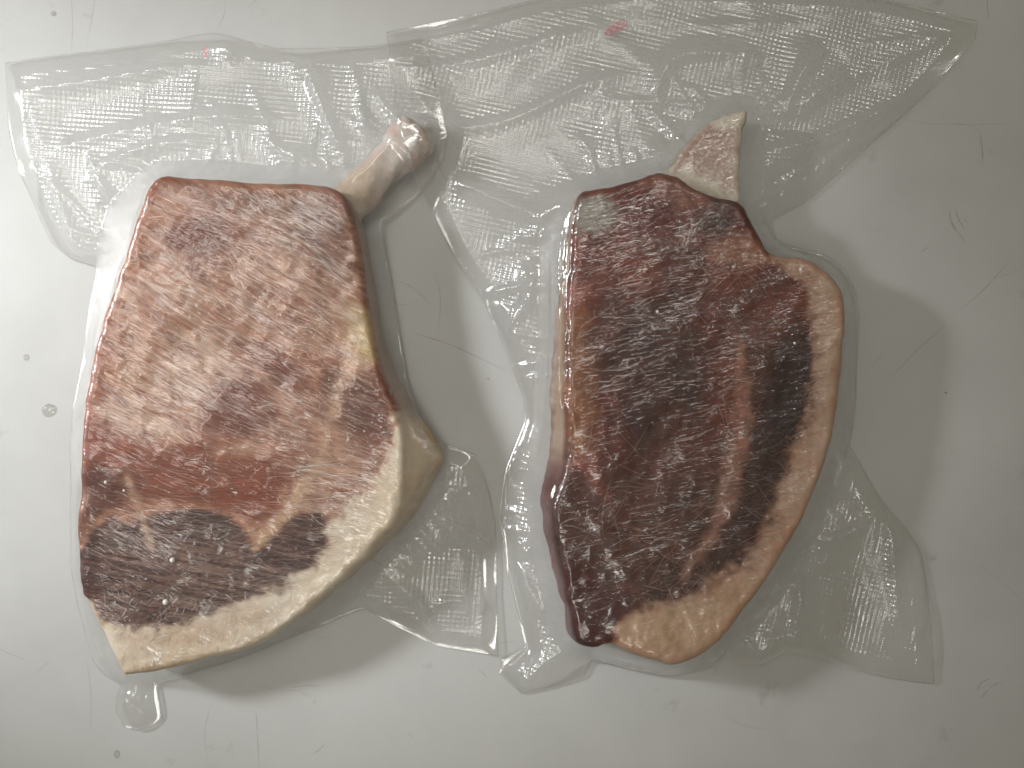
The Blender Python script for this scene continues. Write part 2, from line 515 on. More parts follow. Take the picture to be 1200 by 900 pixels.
class Chop:
    def __init__(self, ctrl, H, seed, edge_r=0.0034, edge_drop=0.0026, bumps=0.0015):
        self.H = H; self.seed = seed; self.er = edge_r; self.ed = edge_drop; self.bumps = bumps
        self.out = chop_outline(ctrl, H)
        A = self.out[:, :2]
        area = np.sum(A[:, 0] * np.roll(A[:, 1], -1) - np.roll(A[:, 0], -1) * A[:, 1])
        if area < 0:
            self.out = self.out[::-1].copy()
        t = np.roll(self.out[:, :2], -1, 0) - np.roll(self.out[:, :2], 1, 0)
        t /= np.linalg.norm(t, axis=1)[:, None]
        nrm = np.stack([t[:, 1], -t[:, 0]], 1)
        for _ in range(6):
            nrm = (np.roll(nrm, 1, 0) + nrm * 2 + np.roll(nrm, -1, 0)) / 4
        self.nrm = nrm / np.linalg.norm(nrm, axis=1)[:, None]

    def ztop(self, x, y, sd=None):
        if sd is None:
            sd = sdist(x, y, self.out)
        u = np.clip(1 + sd / self.er, 0, 1)        # 1 at the rim
        z = self.H + self.bumps * (1.3 * fbm(x * 28, y * 28, 3, self.seed) + 0.35 * fbm(x * 170, y * 170, 3, self.seed + 5))
        return z - self.ed * (1 - np.sqrt(np.clip(1 - u * u, 0, 1)))

    def obstacle(self, x, y):
        """height of the chop seen from above, flared sides included"""
        sd = sdist(x, y, self.out)
        d, i, f = seg_dist(x, y, self.out)
        fl = np.clip(self.out[i, 2], 0.0008, None).reshape(np.shape(x)) * 1.06
        z = self.ztop(x, y, np.minimum(sd, 0))
        t = np.clip(sd / fl, 0, 1)
        zr = self.H - self.ed
        zs = zr * (0.42 + 0.58 * (1 - t ** 1.7))
        return np.where(sd <= 0, z, np.where(sd < fl, zs, 0.0)), sd

    def build(self, name_regions, pitch, paint, wall_paint, parent, cuts):
        X, Y, T = lattice(self.out, pitch, cuts)
        sd = -seg_dist(X, Y, self.out)[0]
        Z = self.ztop(X, Y, sd)
        px, py = PX(X, Y, self.H)
        col = paint(px, py)
        # rim vertices in order round the outline -> wall rings
        d, i, f = seg_dist(X, Y, self.out)
        rim = np.where(d < 1e-6)[0]
        par = i[rim] + f[rim]
        rim = rim[np.argsort(par, kind="stable")]
        gap = np.hypot(np.diff(X[rim]), np.diff(Y[rim]))
        bv = rim[np.concatenate([[True], gap > 0.15 * pitch])]
        d, i, f = d[bv], i[bv], f[bv]
        j = (i + 1) % len(self.out)
        nn = self.nrm[i] * (1 - f)[:, None] + self.nrm[j] * f[:, None]
        nx, ny = (nn / np.linalg.norm(nn, axis=1)[:, None]).T
        fl = self.out[i, 2] * (1 - f) + self.out[j, 2] * f
        K = 9
        V = [np.stack([X, Y, Z], 1)]; C = [col]
        base = len(X); ringidx = []
        zb = 0.0008
        wob = fbm(X[bv] * 120, Y[bv] * 120, 3, self.seed + 9)
        for k in range(1, K + 1):
            t = k / K
            off = fl * np.sin(min(t * 1.15, 1.0) * math.pi / 2) ** 0.8 - (0.12 * np.abs(fl) + 0.0015) * max(0, (t - 0.75) / 0.25) ** 2
            off = off + wob * 0.0012 * math.sin(t * math.pi)
            z = Z[bv] * (1 - t) + zb * t
            vx, vy = X[bv] + nx * off, Y[bv] + ny * off
            V.append(np.stack([vx, vy, z], 1))
            wx, wy = PX(vx, vy, z)
            C.append(wall_paint(wx, wy, t, col[bv]))
            ringidx.append(base + (k - 1) * len(bv))
        V = np.concatenate(V); C = np.concatenate(C)
        nb = len(bv)
        q0 = np.arange(nb); q1 = (q0 + 1) % nb
        WT = []
        for k in range(K):
            a0 = bv[q0] if k == 0 else ringidx[k - 1] + q0
            b0 = bv[q1] if k == 0 else ringidx[k - 1] + q1
            a1 = ringidx[k] + q0; b1 = ringidx[k] + q1
            WT += [np.stack([a0, a1, b1], 1), np.stack([a0, b1, b0], 1)]
        mx_, my_ = (X[bv[q0]] + X[bv[q1]]) / 2 - nx * 0.0005, (Y[bv[q0]] + Y[bv[q1]]) / 2 - ny * 0.0005
        wreg = np.full(nb, len(name_regions) - 1)
        for r in range(len(name_regions) - 2, -1, -1):
            wreg[inside(mx_, my_, name_regions[r][1])] = r
        # region per top face
        cx, cy = X[T].mean(1), Y[T].mean(1)
        reg = np.full(len(T), len(name_regions) - 1)
        for r in range(len(name_regions) - 2, -1, -1):
            reg[inside(cx, cy, name_regions[r][1])] = r
        allT = np.concatenate([T] + WT); allR = np.concatenate([reg] + [wreg] * len(WT))
        objs = []
        for r, (nm, poly, mat) in enumerate(name_regions):
            keep = allR == r
            if keep.any():
                v, t, (c,) = subset(V, allT, keep, C)
                objs.append(make_mesh(nm, v, t, mat, parent, cols=c))
        return objs

def px_poly(pts, H, step=5):
    c = catmull(np.array(pts, float), True, step)
    x, y = P(c[:, 0], c[:, 1], H)
    return np.stack([x, y], 1)

def soft(px, py, pts, edge, warp=0.0, wscale=30.0, seed=0):
    """soft mask of a painted patch, in photo pixels"""
    qx = px + warp * fbm(px / wscale, py / wscale, 3, seed + 50)
    qy = py + warp * fbm(px / wscale, py / wscale, 3, seed + 77)
    poly = catmull(np.array(pts, float), True, 3)
    return smooth(edge, -edge, sdist(qx, qy, poly))

def streak(px, py, ang_deg, l, w, seed, octs=3):
    """noise stretched along a direction (degrees, clockwise in the picture)"""
    a = np.radians(ang_deg)
    u = px * np.cos(a) + py * np.sin(a); v = -px * np.sin(a) + py * np.cos(a)
    return fbm(u / l, v / w, octs, seed)

def mixc(C, col, m):
    return C + (np.asarray(col) - C) * np.clip(m, 0, 1)[:, None]

def contrast(C, fm, pivot, power):
    D_ = pivot * (C / pivot) ** power
    return np.clip(D_ + (C - D_) * fm[:, None], 0.003, 0.6)

# ---- left chop --------------------------------------------------------------
HL = 0.024
left_ctrl = [(186, 205, 0), (215, 206, 0), (260, 210, 0), (300, 214, 0), (345, 213, 0), (385, 219, 1), (405, 231, 2), (413, 252, 3),
    (420, 280, 3), (425, 312, 3), (428, 345, 3), (436, 385, 4), (442, 415, 6), (455, 452, 10), (468, 485, 13), (475, 515, 27), (476, 543, 39),
    (475, 572, 25), (466, 609, 12), (441, 640, 8), (407, 675, 6), (372, 706, 5), (340, 731, 5), (300, 757, 3), (250, 772, 2), (200, 784, 0), (150, 792, 0),
    (141, 789, 0), (130, 765, -2), (115, 735, -2), (100, 706, -1), (92, 690, 0), (90, 660, 1), (88, 625, 1), (90, 590, 1), (93, 550, 1), (95, 500, 1),
    (99, 470, 1), (105, 430, 1), (112, 400, 1), (119, 372, 1), (128, 348, 1), (140, 315, 1), (150, 285, 1), (158, 260, 1), (166, 235, 1), (174, 216, 1)]
fatL = [(500, 478), (464, 482), (464, 515), (452, 545), (440, 562), (428, 582), (408, 592), (390, 610), (382, 640), (372, 660), (340, 682), (300, 700),
    (260, 714), (220, 727), (180, 737), (140, 735), (115, 722), (98, 704), (70, 700), (80, 840), (300, 840), (560, 700), (580, 520)]
darkL = [(70, 655), (92, 648), (110, 625), (130, 604), (150, 612), (180, 603), (215, 597), (242, 598), (264, 607), (284, 619), (298, 640), (322, 622),
    (345, 606), (372, 600), (384, 612), (384, 640), (390, 690), (300, 745), (180, 760), (100, 740), (70, 720)]
seamL = [(352, 566), (362, 572), (350, 592), (334, 612), (318, 628), (302, 645), (293, 642), (306, 622), (322, 604), (338, 585)]

def paint_left(px, py, bare_out=None):
    bare = 0.0 * px
    n1 = fbm(px / 60, py / 60, 4, 3); n2 = fbm(px / 14, py / 14, 4, 21)
    s30 = 0.6 * streak(px, py, 32, 55, 3.4, 31) + 0.6 * streak(px + 14 * n1, py + 22 * n1, 22, 34, 4.5, 33); s12 = streak(px, py, 11, 80, 3.4, 35)
    w12 = smooth(470, 560, py + 0.25 * (px - 250))
    st = s30 * (1 - w12) + s12 * w12
    C = np.tile(lin(152, 96, 70), (len(px), 1))
    C = mixc(C, lin(174, 128, 104), smooth(-0.25, 0.35, n1 + 0.3 * st))
    # deep red-brown bare patches
    dk = lin(116, 54, 36)
    mk = soft(px, py, [(205, 262), (240, 252), (275, 268), (262, 300), (235, 305), (240, 330), (222, 322), (205, 295), (192, 280)], 10, 20, 26, 1) * (0.85 + 0.7 * st).clip(0, 1)
    bare = np.maximum(bare, mk)
    C = mixc(C, dk, 0.9 * mk)
    mk = soft(px, py, [(268, 390), (300, 402), (345, 432), (352, 455), (320, 442), (285, 415)], 10, 20, 26, 2) * (0.85 + 0.7 * st).clip(0, 1)
    bare = np.maximum(bare, mk)
    C = mixc(C, dk, 0.75 * mk)
    mk = soft(px, py, [(250, 455), (290, 438), (318, 455), (318, 500), (285, 515), (245, 498)], 10, 20, 26, 3) * (0.85 + 0.7 * st).clip(0, 1)
    bare = np.maximum(bare, mk)
    C = mixc(C, dk, 0.85 * mk)
    mk = soft(px, py, [(110, 500), (170, 520), (240, 525), (320, 540), (330, 585), (300, 620), (245, 598), (170, 595), (115, 570), (95, 535)], 12, 24, 30, 4) * (0.95 + 0.6 * st).clip(0, 1)
    bare = np.maximum(bare, mk)
    C = mixc(C, lin(140, 78, 52), 0.95 * mk)
    C = mixc(C, lin(150, 88, 72), 0.7 * soft(px, py, [(100, 410), (125, 380), (130, 450), (150, 520), (100, 540)], 20, 16, 30, 5))
    mk = soft(px, py, [(95, 550), (125, 545), (160, 570), (150, 600), (115, 610), (92, 640)], 16, 16, 25, 6)
    bare = np.maximum(bare, mk)
    C = mixc(C, lin(96, 52, 44), 0.8 * mk)
    C = mixc(C, lin(105, 62, 52), 0.65 * soft(px, py, [(190, 208), (300, 218), (395, 228), (415, 260), (420, 320), (385, 330), (330, 270), (230, 235)], 22, 24, 30, 7))
    mk = soft(px, py, [(390, 430), (440, 440), (465, 490), (450, 520), (400, 510), (375, 470)], 18, 20, 26, 8)
    bare = np.maximum(bare, mk)
    C = mixc(C, lin(92, 55, 50), 0.6 * mk)
    # dark muscle
    dm = soft(px, py, darkL, 5, 8, 20, 9)
    dcol = lin(72, 30, 28)[None, :] + (lin(96, 54, 50) - lin(72, 30, 28))[None, :] * smooth(-0.1, 0.6, 0.6 * st + 0.7 * n2)[:, None]
    C = C + (dcol - C) * (dm * 0.95)[:, None]
    C = mixc(C, lin(74, 26, 22), 0.8 * soft(px, py, [(88, 640), (130, 640), (140, 680), (110, 695), (90, 690)], 10, 10, 20, 10))
    # pale rim of silver skin above the dark muscle and the fat seam
    rim = np.exp(-((sdist(px, py, catmull(np.array(darkL, float), True, 3)) - 4) / 4.0) ** 2) * smooth(690, 640, py)
    C = mixc(C, lin(196, 160, 132), 0.35 * rim * (0.8 + 1.2 * n2).clip(0, 1))
    C = mixc(C, lin(206, 170, 140), 0.95 * soft(px, py, seamL, 5, 4, 15, 11))
    for (x0, y0, x1, y1, w) in [(410, 400, 395, 470, 6), (395, 470, 375, 540, 6), (375, 540, 352, 572, 7), (435, 388, 410, 440, 9), (150, 560, 178, 640, 5)]:
        d = seg_dist(px + 4 * n2, py + 4 * n1, np.array([[x0, y0], [x1, y1]], float), closed=False)[0]
        C = mixc(C, lin(204, 174, 148), 0.75 * np.exp(-(d / w) ** 2) * (0.85 + 0.6 * n2).clip(0, 1))
    C = mixc(C, lin(196, 176, 130), 0.85 * soft(px, py, [(405, 355), (432, 370), (440, 415), (425, 425), (410, 395)], 10, 8, 18, 12))
    # frost haze, with film glare painted in as its strongest blobs
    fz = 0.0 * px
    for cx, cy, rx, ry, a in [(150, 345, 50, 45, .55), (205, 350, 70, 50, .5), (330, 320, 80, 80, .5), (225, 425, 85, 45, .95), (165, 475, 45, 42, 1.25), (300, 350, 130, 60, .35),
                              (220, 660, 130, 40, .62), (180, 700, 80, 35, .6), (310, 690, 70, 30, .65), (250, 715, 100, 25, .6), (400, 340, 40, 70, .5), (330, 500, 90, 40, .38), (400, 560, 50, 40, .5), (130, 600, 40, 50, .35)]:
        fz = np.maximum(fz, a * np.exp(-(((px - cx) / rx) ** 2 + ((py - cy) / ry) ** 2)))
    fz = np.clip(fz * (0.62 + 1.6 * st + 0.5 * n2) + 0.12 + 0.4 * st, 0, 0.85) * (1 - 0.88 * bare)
    if bare_out is not None:
        bare_out.append(np.maximum(bare, 0.4 * dm))
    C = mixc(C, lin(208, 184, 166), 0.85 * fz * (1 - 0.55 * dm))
    # fat
    fm = soft(px, py, fatL, 7, 14, 18, 13)
    fcol = lin(228, 208, 182)[None, :] + (lin(236, 222, 202) - lin(228, 208, 182))[None, :] * smooth(-0.5, 0.5, n1 + 0.5 * n2)[:, None]
    fcol = mixc(fcol, lin(205, 172, 148), 0.5 * soft(px, py, [(140, 740), (220, 735), (300, 712), (320, 725), (240, 755), (160, 765)], 12, 8, 20, 14))
    ed = np.exp(-np.clip(790 - py - 0.12 * (150 - px).clip(-200, 0) * -1, 0, None) / 8)
    C = C + (fcol - C) * fm[:, None]
    C = mixc(C, lin(190, 150, 96), fm * 0.6 * np.clip(ed, 0, 1) + 0.0 * px)
    C = np.clip(C * (1 + 0.30 * n2[:, None] * (1 - 0.8 * fm[:, None])) * (0.80 + 0.20 * fm[:, None]), 0.004, 0.85)
    return contrast(C, fm, 0.13, 1.3)

def wall_left(wx, wy, t, c):
    n = fbm(wx / 20, wy / 8, 3, 61)
    fat = smooth(470, 500, wy) * smooth(120, 160, wx)
    col = mixc(c * 0.9, lin(240, 220, 188), fat * 0.95)
    col = mixc(col, lin(234, 202, 158), fat * smooth(0.4, 0.8, t + 0.45 * n) * 0.8)
    col = mixc(col, lin(206, 176, 156), (1 - fat) * (0.35 + 0.45 * smooth(380, 420, wx)))
    return np.clip(col, 0.01, 0.8)

chopL = Chop(left_ctrl, HL, 11)
porkL = thing("pork_chop", "pale pink frosted pork chop with cream fat along its lower edge", "pork chop", "frozen pork chops in vacuum bags")
cutsL = [px_poly(fatL, HL), px_poly(darkL, HL), px_poly(seamL, HL)]
M_dark_a = flesh_material("frozen_dark_muscle", 0.30, 800.0, 3.0, angle=math.radians(8))
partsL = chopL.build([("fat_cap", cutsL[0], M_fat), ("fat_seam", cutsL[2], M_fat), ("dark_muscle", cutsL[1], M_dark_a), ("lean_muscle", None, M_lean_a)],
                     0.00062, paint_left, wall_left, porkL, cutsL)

# ---- right chop -------------------------------------------------------------
HR = 0.026
right_ctrl = [(683, 223, 2), (700, 221, 1), (725, 216, 1), (750, 209, 1), (775, 201, 1), (795, 207, 1), (820, 222, 1), (846, 231, 1), (867, 236, 1), (880, 254, 1),
    (892, 276, 1), (900, 292, 1), (918, 300, 1), (935, 301, 2), (952, 305, 2), (969, 317, 2), (983, 331, 2), (990, 350, 2), (992, 380, 2), (990, 414, 2), (988, 440, 2), (984, 475, 2),
    (978, 510, 2), (966, 550, 2), (950, 590, 2), (930, 630, 2), (906, 670, 2), (881, 705, 2), (856, 740, 2), (830, 765, 2), (802, 778, 1), (780, 780, 1), (758, 773, 1), (734, 765, 1),
    (715, 756, 1), (694, 762, 2), (681, 758, 4), (672, 748, 5), (668, 722, 4), (661, 690, 6), (654, 656, 8), (648, 625, 9), (646, 600, 10), (652, 572, 13), (662, 545, 16),
    (664, 507, 15), (662, 467, 15), (664, 440, 14), (663, 400, 11), (663, 370, 9), (665, 335, 5), (669, 298, 4), (672, 260, 3), (676, 236, 2)]
fatR = [(905, 285), (912, 308), (928, 320), (940, 324), (951, 336), (953, 378), (956, 427), (951, 446), (946, 489), (930, 529), (919, 561), (901, 604), (881, 642), (858, 665),
    (832, 685), (806, 700), (780, 710), (757, 713), (734, 723), (725, 734), (716, 750), (712, 775), (760, 800), (830, 800), (900, 740), (980, 620), (1020, 480), (1020, 330), (960, 280)]
seamR = [(864, 400), (872, 400), (876, 440), (881, 489), (876, 532), (865, 575), (852, 610), (826, 650), (803, 680), (797, 672), (817, 642), (836, 604), (843, 567), (849, 532), (858, 486), (862, 440)]
stripR = [(868, 330), (951, 336), (953, 378), (956, 427), (951, 446), (946, 489), (930, 529), (919, 561), (901, 604), (881, 642), (858, 665), (832, 685), (806, 692), (803, 680), (826, 650), (852, 610), (865, 575), (876, 532), (881, 489), (876, 440), (868, 400)]

def paint_right(px, py, bare_out=None):
    bare = 0.0 * px
    n1 = fbm(px / 55, py / 55, 4, 103); n2 = fbm(px / 12, py / 12, 4, 121); n3 = fbm(px / 26, py / 26, 3, 133)
    st = streak(px, py, -10, 30, 4.0, 131)
    C = np.tile(lin(128, 66, 47), (len(px), 1))
    C = mixc(C, lin(94, 37, 26), smooth(-0.2, 0.35, n1 + 0.4 * st))
    low = smooth(430, 620, py + 0.2 * (px - 760))
    C = mixc(C, lin(48, 22, 18), 0.92 * low * (0.7 + 0.6 * n3))
    dk = lin(62, 24, 16)
    mk = soft(px, py, [(720, 360), (800, 340), (840, 420), (800, 500), (740, 520), (700, 440)], 30, 26, 40, 21)
    bare = np.maximum(bare, mk)
    C = mixc(C, dk, 0.7 * mk)
    mk = soft(px, py, [(680, 460), (720, 465), (725, 485), (690, 490)], 8, 8, 15, 22)
    bare = np.maximum(bare, mk)
    C = mixc(C, lin(120, 62, 34), 0.7 * mk)
    C = mixc(C, lin(170, 130, 96), 0.6 * soft(px, py, [(664, 340), (690, 345), (688, 400), (700, 450), (690, 540), (665, 530), (662, 440)], 12, 10, 25, 23))
    C = mixc(C, lin(158, 92, 82), 0.8 * soft(px, py, [(668, 330), (695, 335), (692, 358), (668, 362)], 9, 7, 15, 24))
    C = mixc(C, lin(150, 88, 78), 0.8 * soft(px, py, [(668, 540), (695, 535), (705, 560), (712, 590), (690, 575)], 9, 9, 18, 25))
    mk = soft(px, py, [(728, 232), (780, 222), (786, 262), (740, 275), (726, 258)], 9, 12, 18, 26)
    bare = np.maximum(bare, mk)
    C = mixc(C, lin(112, 38, 40), 0.85 * mk)
    C = mixc(C, lin(118, 58, 54), 0.6 * soft(px, py, [(725, 272), (765, 272), (755, 300), (730, 290)], 10, 10, 18, 27))
    C = mixc(C, lin(150, 152, 144), 0.9 * soft(px, py, [(680, 232), (716, 232), (722, 252), (708, 272), (678, 272)], 8, 8, 14, 28))
    C = mixc(C, lin(60, 44, 42), 0.75 * soft(px, py, [(818, 250), (850, 246), (862, 262), (838, 276), (815, 268)], 10, 10, 15, 29))
    C = mixc(C, lin(166, 132, 122), 0.55 * soft(px, py, [(752, 212), (778, 203), (800, 212), (830, 232), (800, 245), (760, 225)], 8, 6, 14, 30))
    C = mixc(C, lin(172, 130, 100), 0.7 * soft(px, py, [(835, 285), (885, 282), (900, 305), (870, 312), (830, 300)], 9, 10, 18, 31))
    mk = soft(px, py, [(655, 640), (690, 660), (730, 690), (748, 705), (725, 725), (714, 758), (680, 765), (662, 700)], 10, 10, 25, 32)
    bare = np.maximum(bare, mk)
    C = mixc(C, lin(90, 26, 18), 0.9 * mk)
    C = mixc(C, lin(82, 36, 34), 0.7 * soft(px, py, [(650, 570), (675, 548), (705, 590), (715, 640), (670, 660), (645, 610)], 12, 12, 25, 33))
    # dark strip muscle between seam and fat
    sm = soft(px, py, stripR, 7, 6, 20, 34)
    C = mixc(C, lin(72, 30, 24), 0.8 * sm * smooth(340, 420, py))
    mk = soft(px, py, [(912, 410), (945, 390), (950, 440), (935, 500), (905, 520), (900, 460)], 16, 14, 25, 35)
    bare = np.maximum(bare, mk)
    C = mixc(C, lin(46, 18, 15), 0.6 * mk)
    # frost web
    fz = 0.0 * px
    for cx, cy, rx, ry, a in [(760, 330, 110, 80, .5), (860, 300, 60, 40, .4), (860, 390, 90, 60, .45), (720, 300, 60, 40, .4), (780, 440, 90, 50, .32), (740, 620, 90, 80, .46), (800, 560, 60, 60, .4), (830, 690, 60, 30, .4), (900, 360, 50, 60, .4), (700, 420, 40, 60, .3)]:
        fz = np.maximum(fz, a * np.exp(-(((px - cx) / rx) ** 2 + ((py - cy) / ry) ** 2)))
    web = 1 - np.abs(fbm(px / 26 + n1, py / 16 + n3, 3, 140)) * 3.0
    fz = np.clip(fz * (0.65 + 0.9 * st + 0.55 * np.clip(web, -0.6, 1)) + 0.05, 0, 0.7) * (1 - 0.6 * bare)
    if bare_out is not None:
        bare_out.append(np.maximum(bare, 0.5 * sm))
    C = mixc(C, lin(152, 106, 86), 0.62 * fz)
    # fat seam and cap
    C = mixc(C, lin(178, 138, 122), 0.85 * soft(px, py, seamR, 7, 9, 20, 36) * (0.8 + 0.5 * st).clip(0, 1))
    fm = soft(px, py, fatR, 9, 14, 20, 37)
    fcol = lin(210, 178, 156)[None, :] + (lin(200, 156, 130) - lin(210, 178, 156))[None, :] * smooth(-0.3, 0.3, n1 + 0.6 * n2 + 0.4 * st)[:, None]
    fcol = mixc(fcol, lin(214, 182, 160), 0.75 * soft(px, py, [(935, 325), (965, 330), (970, 380), (975, 425), (955, 430), (950, 380)], 10, 8, 18, 38))
    fcol = mixc(fcol, lin(206, 170, 136), 0.85 * soft(px, py, [(725, 735), (760, 715), (830, 700), (880, 680), (860, 725), (800, 770), (740, 765)], 16, 10, 24, 39))
    outer = np.exp(np.clip(sdist(px, py, catmull(np.array(right_ctrl, float)[:, :2], True, 2)), None, 0) / 11.0)
    fcol = mixc(fcol, lin(186, 136, 102), 0.35 * outer * smooth(400, 470, py) + 0.5 * outer * smooth(325, 345, py) * smooth(400, 370, py))
    C = C + (fcol - C) * fm[:, None]
    C = np.clip(C * (1 + 0.35 * n2[:, None] * (1 - 0.75 * fm[:, None])) * (0.78 + 0.12 * fm[:, None]), 0.004, 0.85)
    return contrast(C, fm, 0.11, 1.35)

def wall_right(wx, wy, t, c):
    n = fbm(wx / 14, wy / 14, 3, 161)
    leftside = smooth(690, 670, wx)
    col = c * 0.95
    up = smooth(560, 520, wy)
    col = mixc(col, lin(196, 168, 142), leftside * up * 0.8)
    col = mixc(col, lin(140, 96, 66), leftside * up * smooth(0.35, 0.7, t + 0.4 * n))
    col = mixc(col, lin(112, 34, 24), leftside * (1 - up) * (0.6 + 0.6 * n).clip(0, 1))
    return np.clip(col, 0.006, 0.8)

chopR = Chop(right_ctrl, HR, 31)
porkR = thing("pork_chop", "dark brown pork chop with orange fat rim curving down its right side", "pork chop", "frozen pork chops in vacuum bags")
cutsR = [px_poly(fatR, HR), px_poly(seamR, HR), px_poly(stripR, HR)]
partsR = chopR.build([("fat_cap", cutsR[0], M_fat), ("fat_seam", cutsR[1], M_fat), ("muscle_strip", cutsR[2], M_lean_b), ("lean_muscle", None, M_lean_b)],
                     0.00062, paint_right, wall_right, porkR, cutsR)

# ---- rib bones --------------------------------------------------------------
def tube(name, path, mat, parent, colfn, seed, nseg=28):
    """path rows: px, py, z, half-width, half-height (m)"""
    c = catmull(path, closed=False, step=8)
    x, y = P(c[:, 0], c[:, 1], c[:, 2])
    pts = np.stack([x, y, c[:, 2]], 1)
    t = np.gradient(pts, axis=0); t /= np.linalg.norm(t, axis=1)[:, None]
    side = np.cross(t, [0, 0, 1.0]); side /= np.linalg.norm(side, axis=1)[:, None]
    up = np.cross(side, t)
    a = np.linspace(0, 2 * np.pi, nseg, endpoint=False)
    V = []
    for i in range(len(pts)):
        rr = 1 + 0.24 * fbm(np.cos(a) * 1.3 + i * 0.12, np.sin(a) * 1.3 + seed, 3, seed)
        V.append(pts[i] + side[i] * (np.cos(a) * c[i, 3] * rr)[:, None] + up[i] * (np.sin(a) * c[i, 4] * rr)[:, None])
    n = len(pts)
    V = np.concatenate(V + [pts[:1], pts[-1:]])
    F = []
    for i in range(n - 1):
        for k in range(nseg):
            k2 = (k + 1) % nseg
            F.append([i * nseg + k, i * nseg + k2, (i + 1) * nseg + k2, (i + 1) * nseg + k])
    for k in range(nseg):
        F.append([n * nseg, (k + 1) % nseg, k]); F.append([n * nseg + 1, (n - 1) * nseg + k, (n - 1) * nseg + (k + 1) % nseg])
    wx, wy = PX(V[:, 0], V[:, 1], V[:, 2])
    return make_mesh(name, V, F, mat, parent, cols=colfn(wx, wy)), V

def bone_paint_left(px, py):
    n = fbm(px / 10, py / 10, 4, 171); n1 = fbm(px / 30, py / 30, 3, 172)
    C = np.tile(lin(226, 214, 206), (len(px), 1))
    C = mixc(C, lin(216, 188, 176), smooth(-0.1, 0.4, n1 + 0.5 * n))
    C = mixc(C, lin(226, 196, 178), smooth(0.1, 0.5, n))
    C = mixc(C, lin(196, 170, 138), 0.7 * smooth(455, 425, px))
    return C
boneL_path = [(378, 264, 0.0100, 0.0070, 0.0062), (400, 246, 0.0098, 0.0082, 0.0064), (420, 227, 0.0090, 0.0078, 0.0060), (440, 207, 0.0084, 0.0070, 0.0056), (460, 187, 0.0080, 0.0074, 0.0054), (476, 170, 0.0074, 0.0088, 0.0054),
              (486, 160, 0.0070, 0.0092, 0.0050), (492, 154, 0.0066, 0.0080, 0.0040), (494, 152, 0.0064, 0.005, 0.0025)]
boneL, boneLV = tube("rib_bone", boneL_path, M_bone, porkL, bone_paint_left, 5)
boneL["label"] = "pinkish tan rib bone end sticking out at the top right"

HB = 0.0175
boneR_ctrl = [(785, 204, 3), (797, 186, 3), (808, 168, 3), (826, 147, 2), (850, 134, 1), (874, 128, 1), (877, 136, 1), (871, 152, 2), (869, 180, 3), (867, 210, 3), (868, 238, 2), (845, 246, 0), (815, 236, 0)]
marrowR = [(806, 182), (818, 162), (836, 148), (852, 146), (862, 160), (861, 190), (860, 220), (848, 222), (838, 210), (822, 206), (808, 196)]
def paint_boneR(px, py):
    n = fbm(px / 4, py / 4, 4, 181); n1 = fbm(px / 22, py / 22, 3, 182)
    C = np.tile(lin(232, 222, 206), (len(px), 1))
    mm = 0.85 * soft(px, py, marrowR, 9, 14, 14, 183)
    mc = lin(196, 164, 154)[None, :] + (lin(176, 138, 126) - lin(196, 164, 154))[None, :] * smooth(-0.2, 0.3, n1)[:, None]
    mc = mixc(mc, lin(222, 204, 192), smooth(0.0, 0.45, n))
    C = C + (mc - C) * mm[:, None]
    C = mixc(C, lin(150, 88, 66), 0.6 * soft(px, py, [(790, 200), (808, 168), (830, 146), (836, 152), (815, 175), (798, 200)], 4, 3, 10, 184))
    return np.clip(C * (1 + 0.2 * n[:, None]), 0.02, 0.85)
boneR = Chop(boneR_ctrl, HB, 41, edge_r=0.003, edge_drop=0.002, bumps=0.0005)
cutB = px_poly(marrowR, HB)
bone_parts = boneR.build([("marrow", cutB, M_bone), ("rib_bone", None, M_bone)], 0.0006, paint_boneR, lambda wx, wy, t, c: mixc(c, lin(214, 196, 170), 0.6 + 0 * wx), porkR, [cutB])
if len(bone_parts) == 2:
    bone_parts[0].parent = bone_parts[1]
bone_parts[-1]["label"] = "white rimmed sawn rib bone end with pink spongy marrow"

# frozen blood lumps on the near side of the right chop
def lump(px, py, z, rx, ry, rz, seed):
    u = np.linspace(0, np.pi, 10); v = np.linspace(0, 2 * np.pi, 14, endpoint=False)
    x0, y0 = P(px, py, z)
    V = []
    for a in u:
        r = 1 + 0.25 * perlin(np.cos(v) * 1.5 + 3 * a, np.sin(v) * 1.5 + seed, seed)
        V.append(np.stack([x0 + rx * np.sin(a) * np.cos(v) * r, y0 + ry * np.sin(a) * np.sin(v) * r, z + rz * math.cos(a) + 0 * v], 1))
    V = np.concatenate(V); F = []
    for i in range(9):
        for k in range(14):
            F.append([i * 14 + k, i * 14 + (k + 1) % 14, (i + 1) * 14 + (k + 1) % 14, (i + 1) * 14 + k][::-1])
    return make_mesh("blood_lump", V, F, M_blood, porkR)
for a in [(649, 566, 0.013, .0022, .0036, .003, 1), (644, 590, 0.012, .0018, .0050, .003, 2), (653, 655, 0.013, .0022, .0065, .003, 3)]:
    lump(*a)

